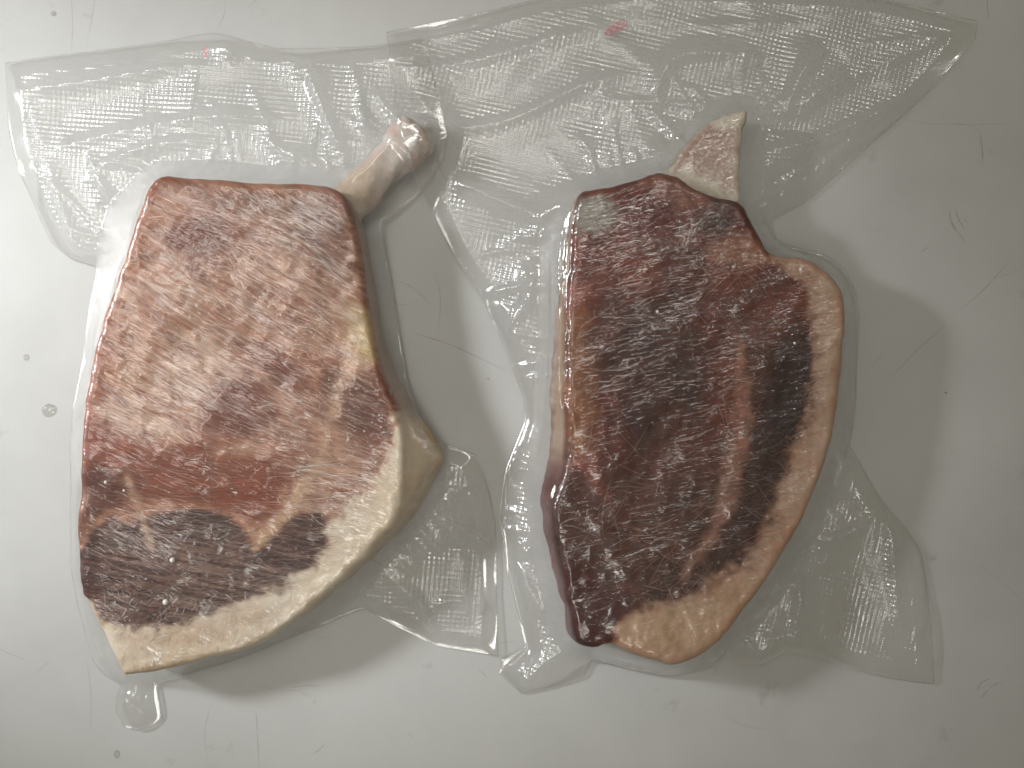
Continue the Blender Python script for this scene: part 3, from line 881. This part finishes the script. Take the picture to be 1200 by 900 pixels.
# ------------------------------------------------------------------ frost needles and beads on the meat
def needles(chop, name, n, spawn, angle_fn, len_rng, wid_rng, curl, parent, dens_fn, seed, paint):
    r = np.random.default_rng(seed)
    pts = spawn(r, n)
    px, py = pts[:, 0], pts[:, 1]
    ang = np.radians(angle_fn(px, py, r))
    L = r.uniform(*len_rng, len(px)) * r.uniform(0.5, 1.0, len(px))
    wd = r.uniform(*wid_rng, len(px)) * UPX
    k = r.normal(0, curl, len(px))
    S = 6
    cur = np.stack([px, py], 1)
    path = [cur.copy()]
    for s in range(S):
        a = ang + k * (s / S) + r.normal(0, curl * 0.3, len(px))
        cur = cur + np.stack([np.cos(a), np.sin(a)], 1) * (L / S)[:, None]
        path.append(cur.copy())
    path = np.array(path)                                   # S+1, n, 2
    X, Y = P(path[..., 0], path[..., 1], chop.H)
    sd = sdist(X, Y, chop.out)
    ok = (sd < -0.0012).all(0)
    X, Y, sd, wd = X[:, ok], Y[:, ok], sd[:, ok], wd[ok]
    Z = chop.ztop(X, Y, sd) + 0.00016
    tx = np.gradient(X, axis=0); ty = np.gradient(Y, axis=0); l = np.hypot(tx, ty) + 1e-12
    w = np.sin(np.linspace(0.1, np.pi - 0.1, S + 1))[:, None] * wd[None, :] * 0.5
    A = np.stack([X - ty / l * w, Y + tx / l * w, Z], -1); B = np.stack([X + ty / l * w, Y - tx / l * w, Z], -1)
    m = X.shape[1]
    V = np.stack([A, B], 0).transpose(2, 1, 0, 3).reshape(-1, 3)   # fibre, step, side
    F = []
    base = np.arange(m) * (S + 1) * 2
    for s in range(S):
        F.append(np.stack([base + 2 * s, base + 2 * s + 1, base + 2 * s + 3, base + 2 * s + 2], 1))
    F = np.concatenate(F)
    pxx, pyy = PX(X.mean(0), Y.mean(0), chop.H)
    bare = []
    under_col = paint(pxx, pyy, bare)
    de = dens_fn(pxx, pyy, r) * (1 - 0.75 * bare[0])
    col = np.repeat(mixc(under_col, np.array([0.50, 0.46, 0.43]) if chop.H < 0.025 else np.array([0.44, 0.37, 0.32]), de), (S + 1) * 2, axis=0)
    o = make_mesh(name, V, F, M_frost, parent, cols=col)
    o["kind"] = "stuff"
    return o

def spawn_box(x0, y0, x1, y1):
    return lambda r, n: np.stack([r.uniform(x0, x1, n), r.uniform(y0, y1, n)], 1)

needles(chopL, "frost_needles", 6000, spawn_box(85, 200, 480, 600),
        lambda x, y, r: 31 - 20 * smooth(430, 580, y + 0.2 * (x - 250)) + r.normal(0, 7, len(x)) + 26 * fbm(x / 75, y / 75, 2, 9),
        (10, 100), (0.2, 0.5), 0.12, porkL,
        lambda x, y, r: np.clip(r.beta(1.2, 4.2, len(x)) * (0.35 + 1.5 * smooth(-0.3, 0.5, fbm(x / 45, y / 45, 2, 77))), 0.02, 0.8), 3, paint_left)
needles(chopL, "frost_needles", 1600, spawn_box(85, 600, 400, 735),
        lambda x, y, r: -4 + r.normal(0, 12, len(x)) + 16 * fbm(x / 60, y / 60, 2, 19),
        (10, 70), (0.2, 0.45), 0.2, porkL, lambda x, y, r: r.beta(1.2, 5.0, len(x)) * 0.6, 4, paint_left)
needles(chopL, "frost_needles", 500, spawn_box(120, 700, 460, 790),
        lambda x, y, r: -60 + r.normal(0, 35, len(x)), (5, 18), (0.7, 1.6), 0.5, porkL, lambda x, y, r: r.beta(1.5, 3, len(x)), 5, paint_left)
needles(chopR, "frost_needles", 5000, spawn_box(650, 205, 960, 720),
        lambda x, y, r: -14 + r.normal(0, 24, len(x)) + 40 * fbm(x / 50, y / 50, 2, 29) + (r.random(len(x)) < 0.2) * 70,
        (10, 95), (0.16, 0.4), 0.25, porkR,
        lambda x, y, r: np.clip(0.8 * r.beta(1.1, 5.5, len(x)) * (0.25 + 1.8 * smooth(-0.3, 0.5, fbm(x / 38, y / 38, 2, 78))), 0.02, 0.7), 6, paint_right)

def beads(chop, name, spots, parent, mat):
    u = np.linspace(0, np.pi / 2, 4); v = np.linspace(0, 2 * np.pi, 8, endpoint=False)
    V = []; F = []; b = 0
    for px, py, r in spots:
        x0, y0 = P(px, py, chop.H)
        if sdist(np.array([x0]), np.array([y0]), chop.out)[0] > -0.002:
            continue
        z0 = chop.ztop(np.array([x0]), np.array([y0]))[0] + 0.00005
        R = r * UPX
        for a in u:
            V.append(np.stack([x0 + R * np.sin(np.pi / 2 - a) * np.cos(v), y0 + R * np.sin(np.pi / 2 - a) * np.sin(v), z0 + R * 0.7 * np.sin(a) + 0 * v], 1))
        for i in range(3):
            for k in range(8):
                F.append([b + i * 8 + k, b + i * 8 + (k + 1) % 8, b + (i + 1) * 8 + (k + 1) % 8, b + (i + 1) * 8 + k])
        b += 32
    o = make_mesh(name, np.concatenate(V), F, mat, parent)
    o["kind"] = "stuff"
M_ice = plain_material("ice_bead", (0.55, 0.52, 0.50), 0.15)
rb = np.random.default_rng(12)
spL = [(203, 656, 3.0), (195, 705, 3.5), (124, 565, 2.0), (145, 575, 1.6)]
spL += [(rb.normal(330, 45), rb.normal(380, 40), rb.uniform(0.5, 1.1)) for _ in range(40)] + [(rb.uniform(110, 450), rb.uniform(230, 770), rb.uniform(0.3, 0.8)) for _ in range(50)] + [(rb.normal(445, 10), rb.normal(498, 9), rb.uniform(.6, 1.2)) for _ in range(12)]
beads(chopL, "ice_beads", spL, porkL, M_ice)
spR = [(rb.uniform(670, 960), rb.uniform(220, 760), rb.uniform(0.3, 0.8)) for _ in range(60)] + [(770, 365, 1.6), (697, 620, 1.8), (938, 316, 2), (931, 402, 1.5)]
beads(chopR, "ice_beads", spR, porkR, M_ice)

# ------------------------------------------------------------------ vacuum bags
GP = 0.0010
def relax(z, free, lower, iters):
    zz = z.copy()
    for k in range(iters):
        av = 0.25 * (np.roll(zz, 1, 0) + np.roll(zz, -1, 0) + np.roll(zz, 1, 1) + np.roll(zz, -1, 1))
        zz = np.where(free, av, zz)
        zz = np.maximum(zz, lower)
    return zz

def blur(a, n):
    for _ in range(n):
        a = 0.25 * (np.roll(a, 1, 0) + np.roll(a, -1, 0) + np.roll(a, 1, 1) + np.roll(a, -1, 1))
    return a

def coarse_solve(z, fixed):
    """taut membrane between the fixed cells, coarse to fine"""
    cur = None
    for k in (8, 4, 2, 1):
        zf = z[::k, ::k]; fx = fixed[::k, ::k]
        if cur is None:
            cur = np.where(fx, zf, 0.004)
        else:
            up = np.repeat(np.repeat(cur, 2, 0), 2, 1)
            up = np.pad(up, ((0, max(0, zf.shape[0] - up.shape[0])), (0, max(0, zf.shape[1] - up.shape[1]))), mode='edge')[:zf.shape[0], :zf.shape[1]]
            cur = np.where(fx, zf, up)
        for _ in range(260 if k > 1 else 120):
            av = 0.25 * (np.roll(cur, 1, 0) + np.roll(cur, -1, 0) + np.roll(cur, 1, 1) + np.roll(cur, -1, 1))
            cur = np.where(fx, zf, av)
    return cur

def sample(G, gx0, gy0, x, y):
    u = np.clip((x - gx0) / GP, 0, G.shape[1] - 1.001); v = np.clip((y - gy0) / GP, 0, G.shape[0] - 1.001)
    i = u.astype(int); j = v.astype(int); fu = u - i; fv = v - j
    return (G[j, i] * (1 - fu) * (1 - fv) + G[j, i + 1] * fu * (1 - fv) + G[j + 1, i] * (1 - fu) * fv + G[j + 1, i + 1] * fu * fv)

gx0, gy0 = -0.225, -0.175
GX, GY = np.meshgrid(gx0 + np.arange(451) * GP, gy0 + np.arange(351) * GP)

def wpoly(pts, step=4, z=0.0):
    """closed outline with straight runs and crisp corners (each corner only slightly eased)"""
    p = np.array(pts, float); out = []
    for i in range(len(p)):
        a, b, c = p[i - 1], p[i], p[(i + 1) % len(p)]
        la, lc = np.linalg.norm(a - b), np.linalg.norm(c - b)
        ca = np.dot(a - b, c - b) / (la * lc + 1e-9)
        e = 2.0 if ca > -0.85 else 0.25 * min(la, lc)
        e = min(e, 0.4 * min(la, lc))
        out += [b + (a - b) / la * e, b * 0.5 + (b + (a - b) / la * e) * 0.25 + (b + (c - b) / lc * e) * 0.25, b + (c - b) / lc * e]
    c = np.array(out)
    x, y = P(c[:, 0], c[:, 1], z)
    return np.stack([x, y], 1)

def crease_field(x, y, creases):
    h = np.zeros(np.shape(x))
    for pts, hgt, w in creases:
        c = catmull(np.array(pts, float), closed=False, step=4)
        wx, wy = P(c[:, 0], c[:, 1])
        pl = np.stack([wx, wy], 1)
        m = 1.02 * w * UPX
        near = (x > wx.min() - m) & (x < wx.max() + m) & (y > wy.min() - m) & (y < wy.max() + m)
        if not near.any():
            continue
        d, i, f = seg_dist(x[near], y[near], pl, closed=False)
        s = (i + f) / max(len(pl) - 1, 1)
        end = np.clip(np.minimum(s, 1 - s) / 0.3, 0, 1) ** 0.8
        t = np.clip(1 - d / (w * UPX), 0, 1)
        h[near] += hgt * 0.00052 * t ** 1.5 * (0.1 + 0.9 * end)
    return h

def fan_creases(tent_pts, seed, n):
    """small taut wrinkles running outwards from the pack"""
    r = np.random.default_rng(seed)
    c = catmull(np.array(tent_pts, float), True, 4)
    mid = c.mean(0); out = []
    for _ in range(n):
        k = r.integers(len(c)); p = c[k]
        t = c[(k + 1) % len(c)] - c[k - 1]
        nrm = np.array([t[1], -t[0]]); nrm /= np.linalg.norm(nrm) + 1e-9
        if np.dot(nrm, p - mid) < 0:
            nrm = -nrm
        a = math.atan2(nrm[1], nrm[0]) + r.normal(0, 0.45)
        L = r.uniform(15, 60) + (r.random() < 0.25) * r.uniform(30, 90)
        q = p + L * np.array([math.cos(a), math.sin(a)]); b = r.normal(0, 0.07) * L
        m = (p + q) / 2 + b * np.array([-math.sin(a), math.cos(a)])
        sg = 1 if r.random() < 0.75 else -0.5
        out.append(([tuple(p - r.uniform(4, 30) * nrm), tuple(m), tuple(q)], sg * r.uniform(0.8, 3.0), r.uniform(3.5, 9.5)))
    return out

def crumple(x, y, seed):
    wx = x + 0.006 * fbm(x * 40, y * 40, 2, seed + 3); wy = y + 0.006 * fbm(x * 40, y * 40, 2, seed + 4)
    r1 = 1 - np.abs(perlin(wx * 34, wy * 34, seed)) * 2
    r2 = 1 - np.abs(perlin(wx * 75 + 5, wy * 75, seed + 1)) * 2
    patch = smooth(-0.2, 0.35, fbm(x * 16, y * 16, 2, seed + 6))
    return (0.0005 + 0.0011 * patch) * r1 + 0.00025 * patch * r2 + 0.0005 * fbm(x * 14, y * 14, 2, seed + 2)

def bpath_arr(p):
    return np.array(p, float)

def build_bag(name_label, outline_pts, tent_pts, meats, bones, creases, mat, seed, under=None, flat_amp=1.0, seal=22):
    out = wpoly(outline_pts, 5)
    tent = wpoly(tent_pts, 4)
    lower = np.zeros(GX.shape); meat_sd = np.full(GX.shape, 1.0)
    for c in meats:
        ob, sd = c.obstacle(GX, GY)
        lower = np.maximum(lower, np.where(ob > 0, ob + 0.0005, 0))
        meat_sd = np.minimum(meat_sd, sd)
    for bpath in bones:                                   # tube bones as obstacles
        bc = catmull(bpath, closed=False, step=6)
        bx, by = P(bc[:, 0], bc[:, 1], bc[:, 2])
        d, i, f = seg_dist(GX, GY, np.stack([bx, by], 1), closed=False)
        d = d.reshape(GX.shape); i = i.reshape(GX.shape)
        rw = bc[i, 3] * 1.08; rh = bc[i, 4] * 1.08
        zt = bc[i, 2] + rh * np.sqrt(np.clip(1 - (d / rw) ** 2, 0, 1))
        lower = np.maximum(lower, np.where(d < rw, zt + 0.0006, 0))
    bottom = np.full(GX.shape, 0.0003)
    if under is not None:
        ub = under + 0.0004
        g = ub.copy()
        for _ in range(3):
            g = np.maximum(g, np.maximum(np.maximum(np.roll(g, 1, 0), np.roll(g, -1, 0)), np.maximum(np.roll(g, 1, 1), np.roll(g, -1, 1))))
        bottom = np.maximum(blur(np.maximum(g, 0.0003), 40), ub)
    tsd = sdist(GX, GY, tent); osd = sdist(GX, GY, out)
    creases = creases + fan_creases(tent_pts, seed + 50, 120)
    # the two films meet at about mid height of the chop and slope from there to the rim of the bag
    edge_h = 0.0006 + 0.0040 * smooth(-0.15, 0.45, fbm(GX * 15, GY * 15, 2, seed + 20))
    fixed = (osd > -GP) | (meat_sd < 0.002)
    F0 = np.where(meat_sd < 0.002, 0.0085, edge_h)
    F = coarse_solve(F0, fixed)
    F = np.maximum(F, bottom + 0.0006)
    floor = bottom
    bottom = np.maximum(bottom, 0.0003 + (F - 0.0007).clip(0, None) * smooth(-0.007, 0.0, tsd))
    base = F
    in_meat = lower > 0
    free = (tsd < 0) & (meat_sd > -0.001)
    z = np.where(tsd < 0, np.maximum(lower, base), base)
    z = np.where(tsd < 0, np.maximum(blur(z, 12), lower), z)
    jj, ii = np.where(free)
    w = (slice(max(jj.min() - 2, 0), jj.max() + 3), slice(max(ii.min() - 2, 0), ii.max() + 3))
    z[w] = relax(z[w], free[w], np.maximum(lower, floor + 0.0006)[w], 700)
    def relief(x, y):
        """creases and crumpling of the slack film, evaluated point by point so that folds stay sharp"""
        ts = sample(tsd, gx0, gy0, x, y); os_ = sample(osd, gx0, gy0, x, y)
        slack = 0.75 + 0.25 * smooth(-0.004, 0.004, ts)
        slack = slack * smooth(-0.0005, 0.0015, sample(meat_sd, gx0, gy0, x, y))
        e = 0.08 + 0.92 * smooth(0, 0.007, -os_)
        seal_line = 0.00035 * np.exp(-((-os_ - seal * UPX * 0.9) / 0.0006) ** 2) * smooth(0.002, 0.006, ts)
        return seal_line + slack * e * np.clip(flat_amp * (crumple(x, y, seed) + 0.0006) + 1.2 * crease_field(x, y, creases) + folds(x, y), -0.0015, None)
    wide = [(p, h, w * 3.2) for p, h, w in creases if h > 1.9][:26]
    def folds(x, y):
        return 1.5 * crease_field(x, y, wide)
    zg = np.maximum(z + relief(GX, GY), floor + 0.0004)
    # top sheet
    X, Y, T = lattice(out, 0.00068)
    Z = np.maximum(sample(z, gx0, gy0, X, Y) + relief(X, Y), sample(floor, gx0, gy0, X, Y) + 0.0004)
    msd = sample(meat_sd, gx0, gy0, X, Y)
    def bone_web(x, y):
        w_ = np.zeros(x.shape)
        for bpath in bones:                               # film gathered round the bone end
            bx_, by_ = P(bpath_arr(bpath)[:, 0], bpath_arr(bpath)[:, 1], 0.009)
            w_ = np.maximum(w_, smooth(0.012, 0.004, seg_dist(x, y, np.stack([bx_, by_], 1), closed=False)[0]))
        for c in meats[1:]:
            w_ = np.maximum(w_, 0.7 * smooth(0.003, -0.002, sdist(x, y, c.out)))
        return w_ * (0.7 + 0.6 * fbm(x * 150, y * 150, 2, seed + 31)).clip(0, 1)
    for c in meats:
        s = sdist(X, Y, c.out)
        m = s < 0
        if m.any():
            Z[m] = np.maximum(Z[m], c.ztop(X[m], Y[m], s[m]) + 0.00045)
    t_sd = sample(tsd, gx0, gy0, X, Y); o_sd = sample(osd, gx0, gy0, X, Y)
    patch = smooth(-0.25, 0.2, fbm(X * 25, Y * 25, 2, seed + 8))
    emb = smooth(seal * UPX * 0.75, seal * UPX, -o_sd) * smooth(-0.002, 0.004, t_sd) * (0.7 + 0.3 * patch)
    cling = smooth(0.002, -0.002, msd)
    obj = thing("vacuum_bag", name_label, "bag", "clear vacuum bags on the table")
    top = make_mesh("top_film", np.stack([X, Y, Z], 1), T, mat, obj, floats={"emb": emb, "cling": 0.15 + 0.85 * cling, "web": smooth(0.003, -0.002, t_sd) * smooth(-0.0015, 0.002, msd) * (0.55 + 0.9 * fbm(X * 120, Y * 120, 3, seed + 30)).clip(0, 1) + 0.8 * bone_web(X, Y)})
    # bottom sheet, coarser
    X2, Y2, T2 = lattice(out, 0.0012)
    # the lower film follows the upper one in the flange, and wraps down under the chop
    ts2 = sample(tsd, gx0, gy0, X2, Y2)
    Z2 = np.minimum(sample(bottom, gx0, gy0, X2, Y2) + relief(X2, Y2) * smooth(-0.002, 0.003, ts2), sample(zg, gx0, gy0, X2, Y2) - 0.0003)
    Z2 = np.maximum(Z2, 0.0002)
    bot = make_mesh("bottom_film", np.stack([X2, Y2, Z2], 1), T2[:, ::-1], M_film_low, obj)
    # welded rim: a thin bead along the outline
    n = len(out)
    c = out.mean(0)
    tt = np.roll(out, -1, 0) - np.roll(out, 1, 0); tt /= np.linalg.norm(tt, axis=1)[:, None]
    ar = np.sum(out[:, 0] * np.roll(out[:, 1], -1) - np.roll(out[:, 0], -1) * out[:, 1])
    inn = np.stack([-tt[:, 1], tt[:, 0]], 1) * (1 if ar > 0 else -1)
    zt = sample(zg, gx0, gy0, out[:, 0], out[:, 1]); zb = sample(bottom, gx0, gy0, out[:, 0], out[:, 1])
    V = np.concatenate([np.column_stack([out + inn * 0.0008, zt + 0.00025]), np.column_stack([out - inn * 0.00005, zt + 0.0002]),
                        np.column_stack([out - inn * 0.00005, zb - 0.0001])])
    F = [[k, (k + 1) % n, n + (k + 1) % n, n + k] for k in range(n)] + [[n + k, n + (k + 1) % n, 2 * n + (k + 1) % n, 2 * n + k] for k in range(n)]
    make_mesh("welded_edge", V, F, mat, obj, floats={"emb": np.zeros(3 * n), "cling": np.zeros(3 * n)})
    return obj, zg, osd, lambda x, y: sample(zg, gx0, gy0, x, y)

bagL_out = [(8, 75), (60, 67), (120, 60), (215, 47), (258, 43), (328, 62), (440, 55), (498, 46), (516, 120), (526, 168), (514, 205), (480, 240), (449, 262),
    (454, 300), (464, 355), (474, 420), (480, 455), (496, 490), (506, 516), (530, 524), (556, 532), (573, 572), (581, 613), (582, 680), (584, 768), (548, 762), (511, 756), (470, 736), (428, 713), (411, 718),
    (380, 732), (340, 748), (280, 772), (220, 790), (184, 799), (189, 822), (191, 840), (177, 851), (161, 854), (147, 848), (138, 830), (137, 815), (143, 803), (122, 788), (111, 772), (91, 703), (84, 660),
    (83, 600), (87, 540), (91, 480), (99, 420), (108, 350), (114, 314), (86, 306), (62, 286), (45, 250), (27, 200), (16, 150)]
tentL = [(134, 244), (178, 201), (190, 195), (250, 195), (300, 202), (350, 200), (395, 205), (430, 196), (465, 152), (500, 138), (516, 165), (509, 205), (475, 243), (450, 265),
    (455, 300), (465, 355), (475, 420), (481, 455), (496, 490), (506, 518), (526, 548), (524, 572), (502, 607), (472, 638), (432, 682), (400, 707), (342, 744), (280, 769), (220, 788),
    (180, 797), (142, 799), (123, 787), (112, 771), (92, 703), (85, 660), (84, 600), (88, 540), (92, 480), (100, 420), (110, 350), (121, 292)]
creaseL = [([(446, 256), (455, 300), (465, 355), (474, 420), (480, 455)], 3.0, 9), ([(413, 226), (440, 206), (470, 165)], 2.5, 8), ([(446, 256), (470, 225), (500, 190)], 2.5, 8), ([(480, 455), (498, 500), (522, 546)], 2.0, 9), ([(22, 110), (100, 103), (180, 89), (255, 80)], 2.2, 12), ([(60, 180), (130, 165), (210, 150), (290, 143), (345, 150)], 2.6, 13),
    ([(62, 188), (78, 235), (92, 280), (104, 306)], 3.6, 14), ([(120, 207), (150, 190), (200, 176), (275, 170)], 2.6, 12), ([(255, 44), (270, 62), (285, 80)], 2.0, 9),
    ([(322, 62), (345, 78), (360, 98)], 2.2, 10), ([(362, 78), (374, 110), (394, 160), (412, 198)], 4.2, 10), ([(284, 160), (287, 196)], 1.8, 7), ([(305, 160), (355, 192), (412, 208)], 2.0, 9),
    ([(112, 180), (125, 215), (140, 235)], 2.4, 11), ([(40, 120), (60, 180)], 1.8, 12), ([(230, 95), (240, 140)], 1.2, 10), ([(412, 70), (425, 120), (432, 175)], 2.0, 8),
    ([(538, 568), (533, 610), (522, 636)], 3.8, 11), ([(453, 667), (480, 690), (500, 712), (512, 752)], 3.0, 12), ([(470, 655), (486, 668)], 2.0, 8), ([(506, 708), (530, 700), (552, 704)], 2.6, 12),
    ([(540, 640), (545, 690), (548, 740)], 1.8, 16), ([(557, 535), (570, 600), (572, 700)], 1.2, 8), ([(142, 806), (165, 825), (185, 847)], 2.5, 9), ([(440, 655), (420, 690), (400, 715)], 1.6, 8), ([(140, 820), (142, 840)], 2, 6)]
bagL, zL, osdL, topL = build_bag("clear embossed vacuum bag around the pale chop, tail flap at its lower left corner", bagL_out, tentL, [chopL], [boneL_path], creaseL, M_film_a, 301)

bagR_out = [(453, 40), (520, 27), (575, 14), (640, -3), (760, -16), (880, -12), (1020, -4), (1142, 28), (1138, 49), (1108, 84), (1076, 119), (1008, 180), (947, 234), (903, 258), (908, 282), (930, 290),
    (962, 298), (988, 316), (1001, 340), (1004, 372), (1003, 420), (1001, 480), (995, 522), (1030, 586), (1060, 618), (1079, 646), (1088, 726), (1089, 748), (1093, 799), (1067, 797), (1000, 783), (957, 766), (917, 760), (890, 776), (863, 774),
    (848, 762), (830, 779), (786, 791), (740, 784), (694, 773), (684, 792), (651, 803), (611, 812), (584, 787), (588, 771), (616, 757), (602, 700), (590, 650), (584, 600), (590, 555), (616, 491), (613, 467), (588, 400),
    (565, 352), (533, 306), (487, 210), (465, 131)]
tentR = [(683, 211), (650, 240), (634, 268), (630, 300), (632, 340), (630, 400), (630, 480), (624, 525), (616, 558), (620, 600), (624, 640), (634, 690), (650, 745), (668, 768), (700, 773), (740, 781), (785, 789), (830, 777), (870, 740), (905, 697),
    (941, 642), (971, 587), (991, 532), (999, 480), (1001, 420), (1001, 370), (999, 342), (986, 319), (960, 301), (930, 293), (906, 284), (897, 262), (886, 240), (887, 190), (890, 140), (876, 120), (842, 122), (815, 138), (793, 163), (772, 190), (740, 199)]
creaseR = [([(664, 240), (652, 300), (650, 380), (646, 470), (640, 530)], 4.0, 7), ([(640, 300), (640, 380), (636, 480), (626, 545)], 3.0, 6), ([(655, 330), (652, 420), (652, 500)], 2.5, 5), ([(466, 88), (555, 76), (640, 52), (700, 40)], 2.0, 12), ([(466, 156), (560, 153), (612, 140), (680, 108), (745, 92)], 2.8, 11), ([(528, 213), (580, 238), (638, 264)], 5.0, 15),
    ([(632, 264), (655, 245), (684, 220)], 4.0, 10), ([(620, 290), (634, 262), (645, 240)], 2.6, 10), ([(702, 105), (708, 150), (712, 200)], 1.8, 20), ([(768, 135), (766, 112), (785, 78), (825, 70), (895, 72)], 3.4, 13),
    ([(912, 146), (928, 100), (960, 56)], 3.2, 15), ([(926, 146), (955, 112), (990, 88)], 2.6, 12), ([(878, 186), (930, 176), (990, 152), (1058, 120)], 3.4, 12), ([(874, 138), (960, 110), (1050, 70), (1112, 48)], 1.8, 14),
    ([(1000, 54), (1060, 52), (1136, 48)], 1.6, 9), ([(610, 310), (618, 345), (605, 372), (590, 396)], 2.6, 12), ([(628, 300), (622, 340), (618, 370)], 2.6, 10), ([(740, 30), (850, 34), (960, 30)], 1.4, 14), ([(655, 10), (640, 70), (590, 120)], 1.6, 22),
    ([(992, 524), (1012, 558), (1030, 588), (1038, 650), (1046, 738)], 4.0, 10), ([(946, 628), (980, 624), (1022, 598)], 3.2, 10), ([(1022, 598), (1014, 650)], 1.8, 8), ([(1062, 746), (1089, 746)], 1.4, 7), ([(932, 668), (926, 700), (924, 752)], 3.2, 10),
    ([(905, 700), (895, 740), (884, 770)], 2.0, 9), ([(870, 745), (888, 772)], 2.2, 8), ([(1060, 640), (1075, 700), (1080, 790)], 1.2, 8), ([(606, 652), (624, 636), (640, 648)], 3.2, 10), ([(606, 652), (622, 690), (646, 722)], 2.4, 9),
    ([(620, 545), (634, 556), (642, 580)], 3.0, 9), ([(586, 788), (600, 802), (611, 811)], 3.4, 8), ([(606, 806), (640, 768), (672, 752)], 3.4, 14), ([(600, 560), (595, 620), (604, 680)], 1.5, 12), ([(870, 205), (905, 196), (945, 190)], 2.0, 10), ([(800, 150), (780, 180), (762, 196)], 2.4, 8)]
underR = np.where(osdL < 0.001, zL, 0.0)
bagR, zR, osdR, topR = build_bag("clear embossed vacuum bag around the dark chop, wide empty mouth reaching the top edge", bagR_out, tentR, [chopR, boneR], [], creaseR, M_film_b, 401, under=underR)

# pink smears on the films
def smear(px, py, rx, ry, ang, topf, parent, seed):
    v = np.linspace(0, 2 * np.pi, 24, endpoint=False)
    r = 1 + 0.35 * perlin(np.cos(v) * 2 + seed, np.sin(v) * 2, seed)
    a = math.radians(ang)
    V = []
    for q in (0.0, 0.5, 1.0):
        ex = rx * q * r * np.cos(v); ey = ry * q * r * np.sin(v)
        x, y = P(px + ex * math.cos(a) - ey * math.sin(a), py + ex * math.sin(a) + ey * math.cos(a))
        V.append(np.column_stack([x, y, topf(x, y) + 0.0003]))
    V = np.concatenate(V); F = []
    for i in range(2):
        for k in range(24):
            F.append([i * 24 + k, (i + 1) * 24 + k, (i + 1) * 24 + (k + 1) % 24, i * 24 + (k + 1) % 24])
    make_mesh("blood_smear", V, F, M_smear, parent)
smear(246, 67, 3, 7, 5, topL, bagL, 3)
smear(723, 36, 12, 6, -25, topR, bagR, 4)
smear(712, 44, 5, 4, 10, topR, bagR, 5)

# ------------------------------------------------------------------ water drops and crumbs on the table
def drop(px, py, rx, ry, h, label, seed):
    v = np.linspace(0, 2 * np.pi, 28, endpoint=False)
    r = 1 + 0.12 * perlin(np.cos(v) * 1.2 + seed, np.sin(v) * 1.2 + seed * 2, seed)
    V = []
    for q in (1.0, 0.96, 0.85, 0.65, 0.35, 0.08):
        x = rx * UPX * q * r * np.cos(v); y = ry * UPX * q * r * np.sin(v)
        V.append(np.column_stack([x, y, np.full(28, h * (1 - q ** 2.4) + 0.00006)]))
    V = np.concatenate(V); F = []
    for i in range(5):
        for k in range(28):
            F.append([i * 28 + k, i * 28 + (k + 1) % 28, (i + 1) * 28 + (k + 1) % 28, (i + 1) * 28 + k])
    F.append(list(range(140, 168)))
    F.append(list(range(27, -1, -1)))
    o = make_mesh("water_drop", V, F, M_water)
    x0, y0 = P(px, py)
    o.location = (float(x0), float(y0), 0)
    o["label"] = label; o["category"] = "water drop"; o["group"] = "water drops on the table"
drop(58, 481, 9, 8, 0.0007, "largest clear water drop, on the table left of the pale chop", 21)
drop(31, 419, 4, 4, 0.0006, "small clear water drop above the largest drop at the left edge", 22)
drop(63, 16, 3.6, 3.2, 0.0007, "small water drop in the top left corner beside two scratches", 23)
drop(137, 884, 4, 5, 0.0006, "small water drop at the bottom edge below the tail flap", 24)

def crumb(px, py, r, label, seed):
    u = np.linspace(0, np.pi, 6); v = np.linspace(0, 2 * np.pi, 8, endpoint=False)
    R = r * UPX
    V = np.concatenate([np.column_stack([R * np.sin(a) * np.cos(v) * (1 + .4 * perlin(np.cos(v) + a, np.sin(v) + seed, seed)), R * np.sin(a) * np.sin(v) * 0.8, np.full(8, R * 0.5 * (math.cos(a) + 1))]) for a in u])
    F = [[i * 8 + k, (i + 1) * 8 + k, (i + 1) * 8 + (k + 1) % 8, i * 8 + (k + 1) % 8] for i in range(5) for k in range(8)]
    o = make_mesh("crumb", V, F, M_crumb)
    x0, y0 = P(px, py)
    o.location = (float(x0), float(y0), 0.0001)
    o["label"] = label; o["category"] = "crumb"; o["group"] = "dark crumbs on the table"
M_crumb = plain_material("dark_crumb", (0.10, 0.09, 0.075), 0.7)
crumb(572, 444, 0.9, "tiny dark crumb on the bare table between the two packs", 1)
crumb(1108, 460, 0.9, "tiny dark crumb on the table right of the dark chop", 2)
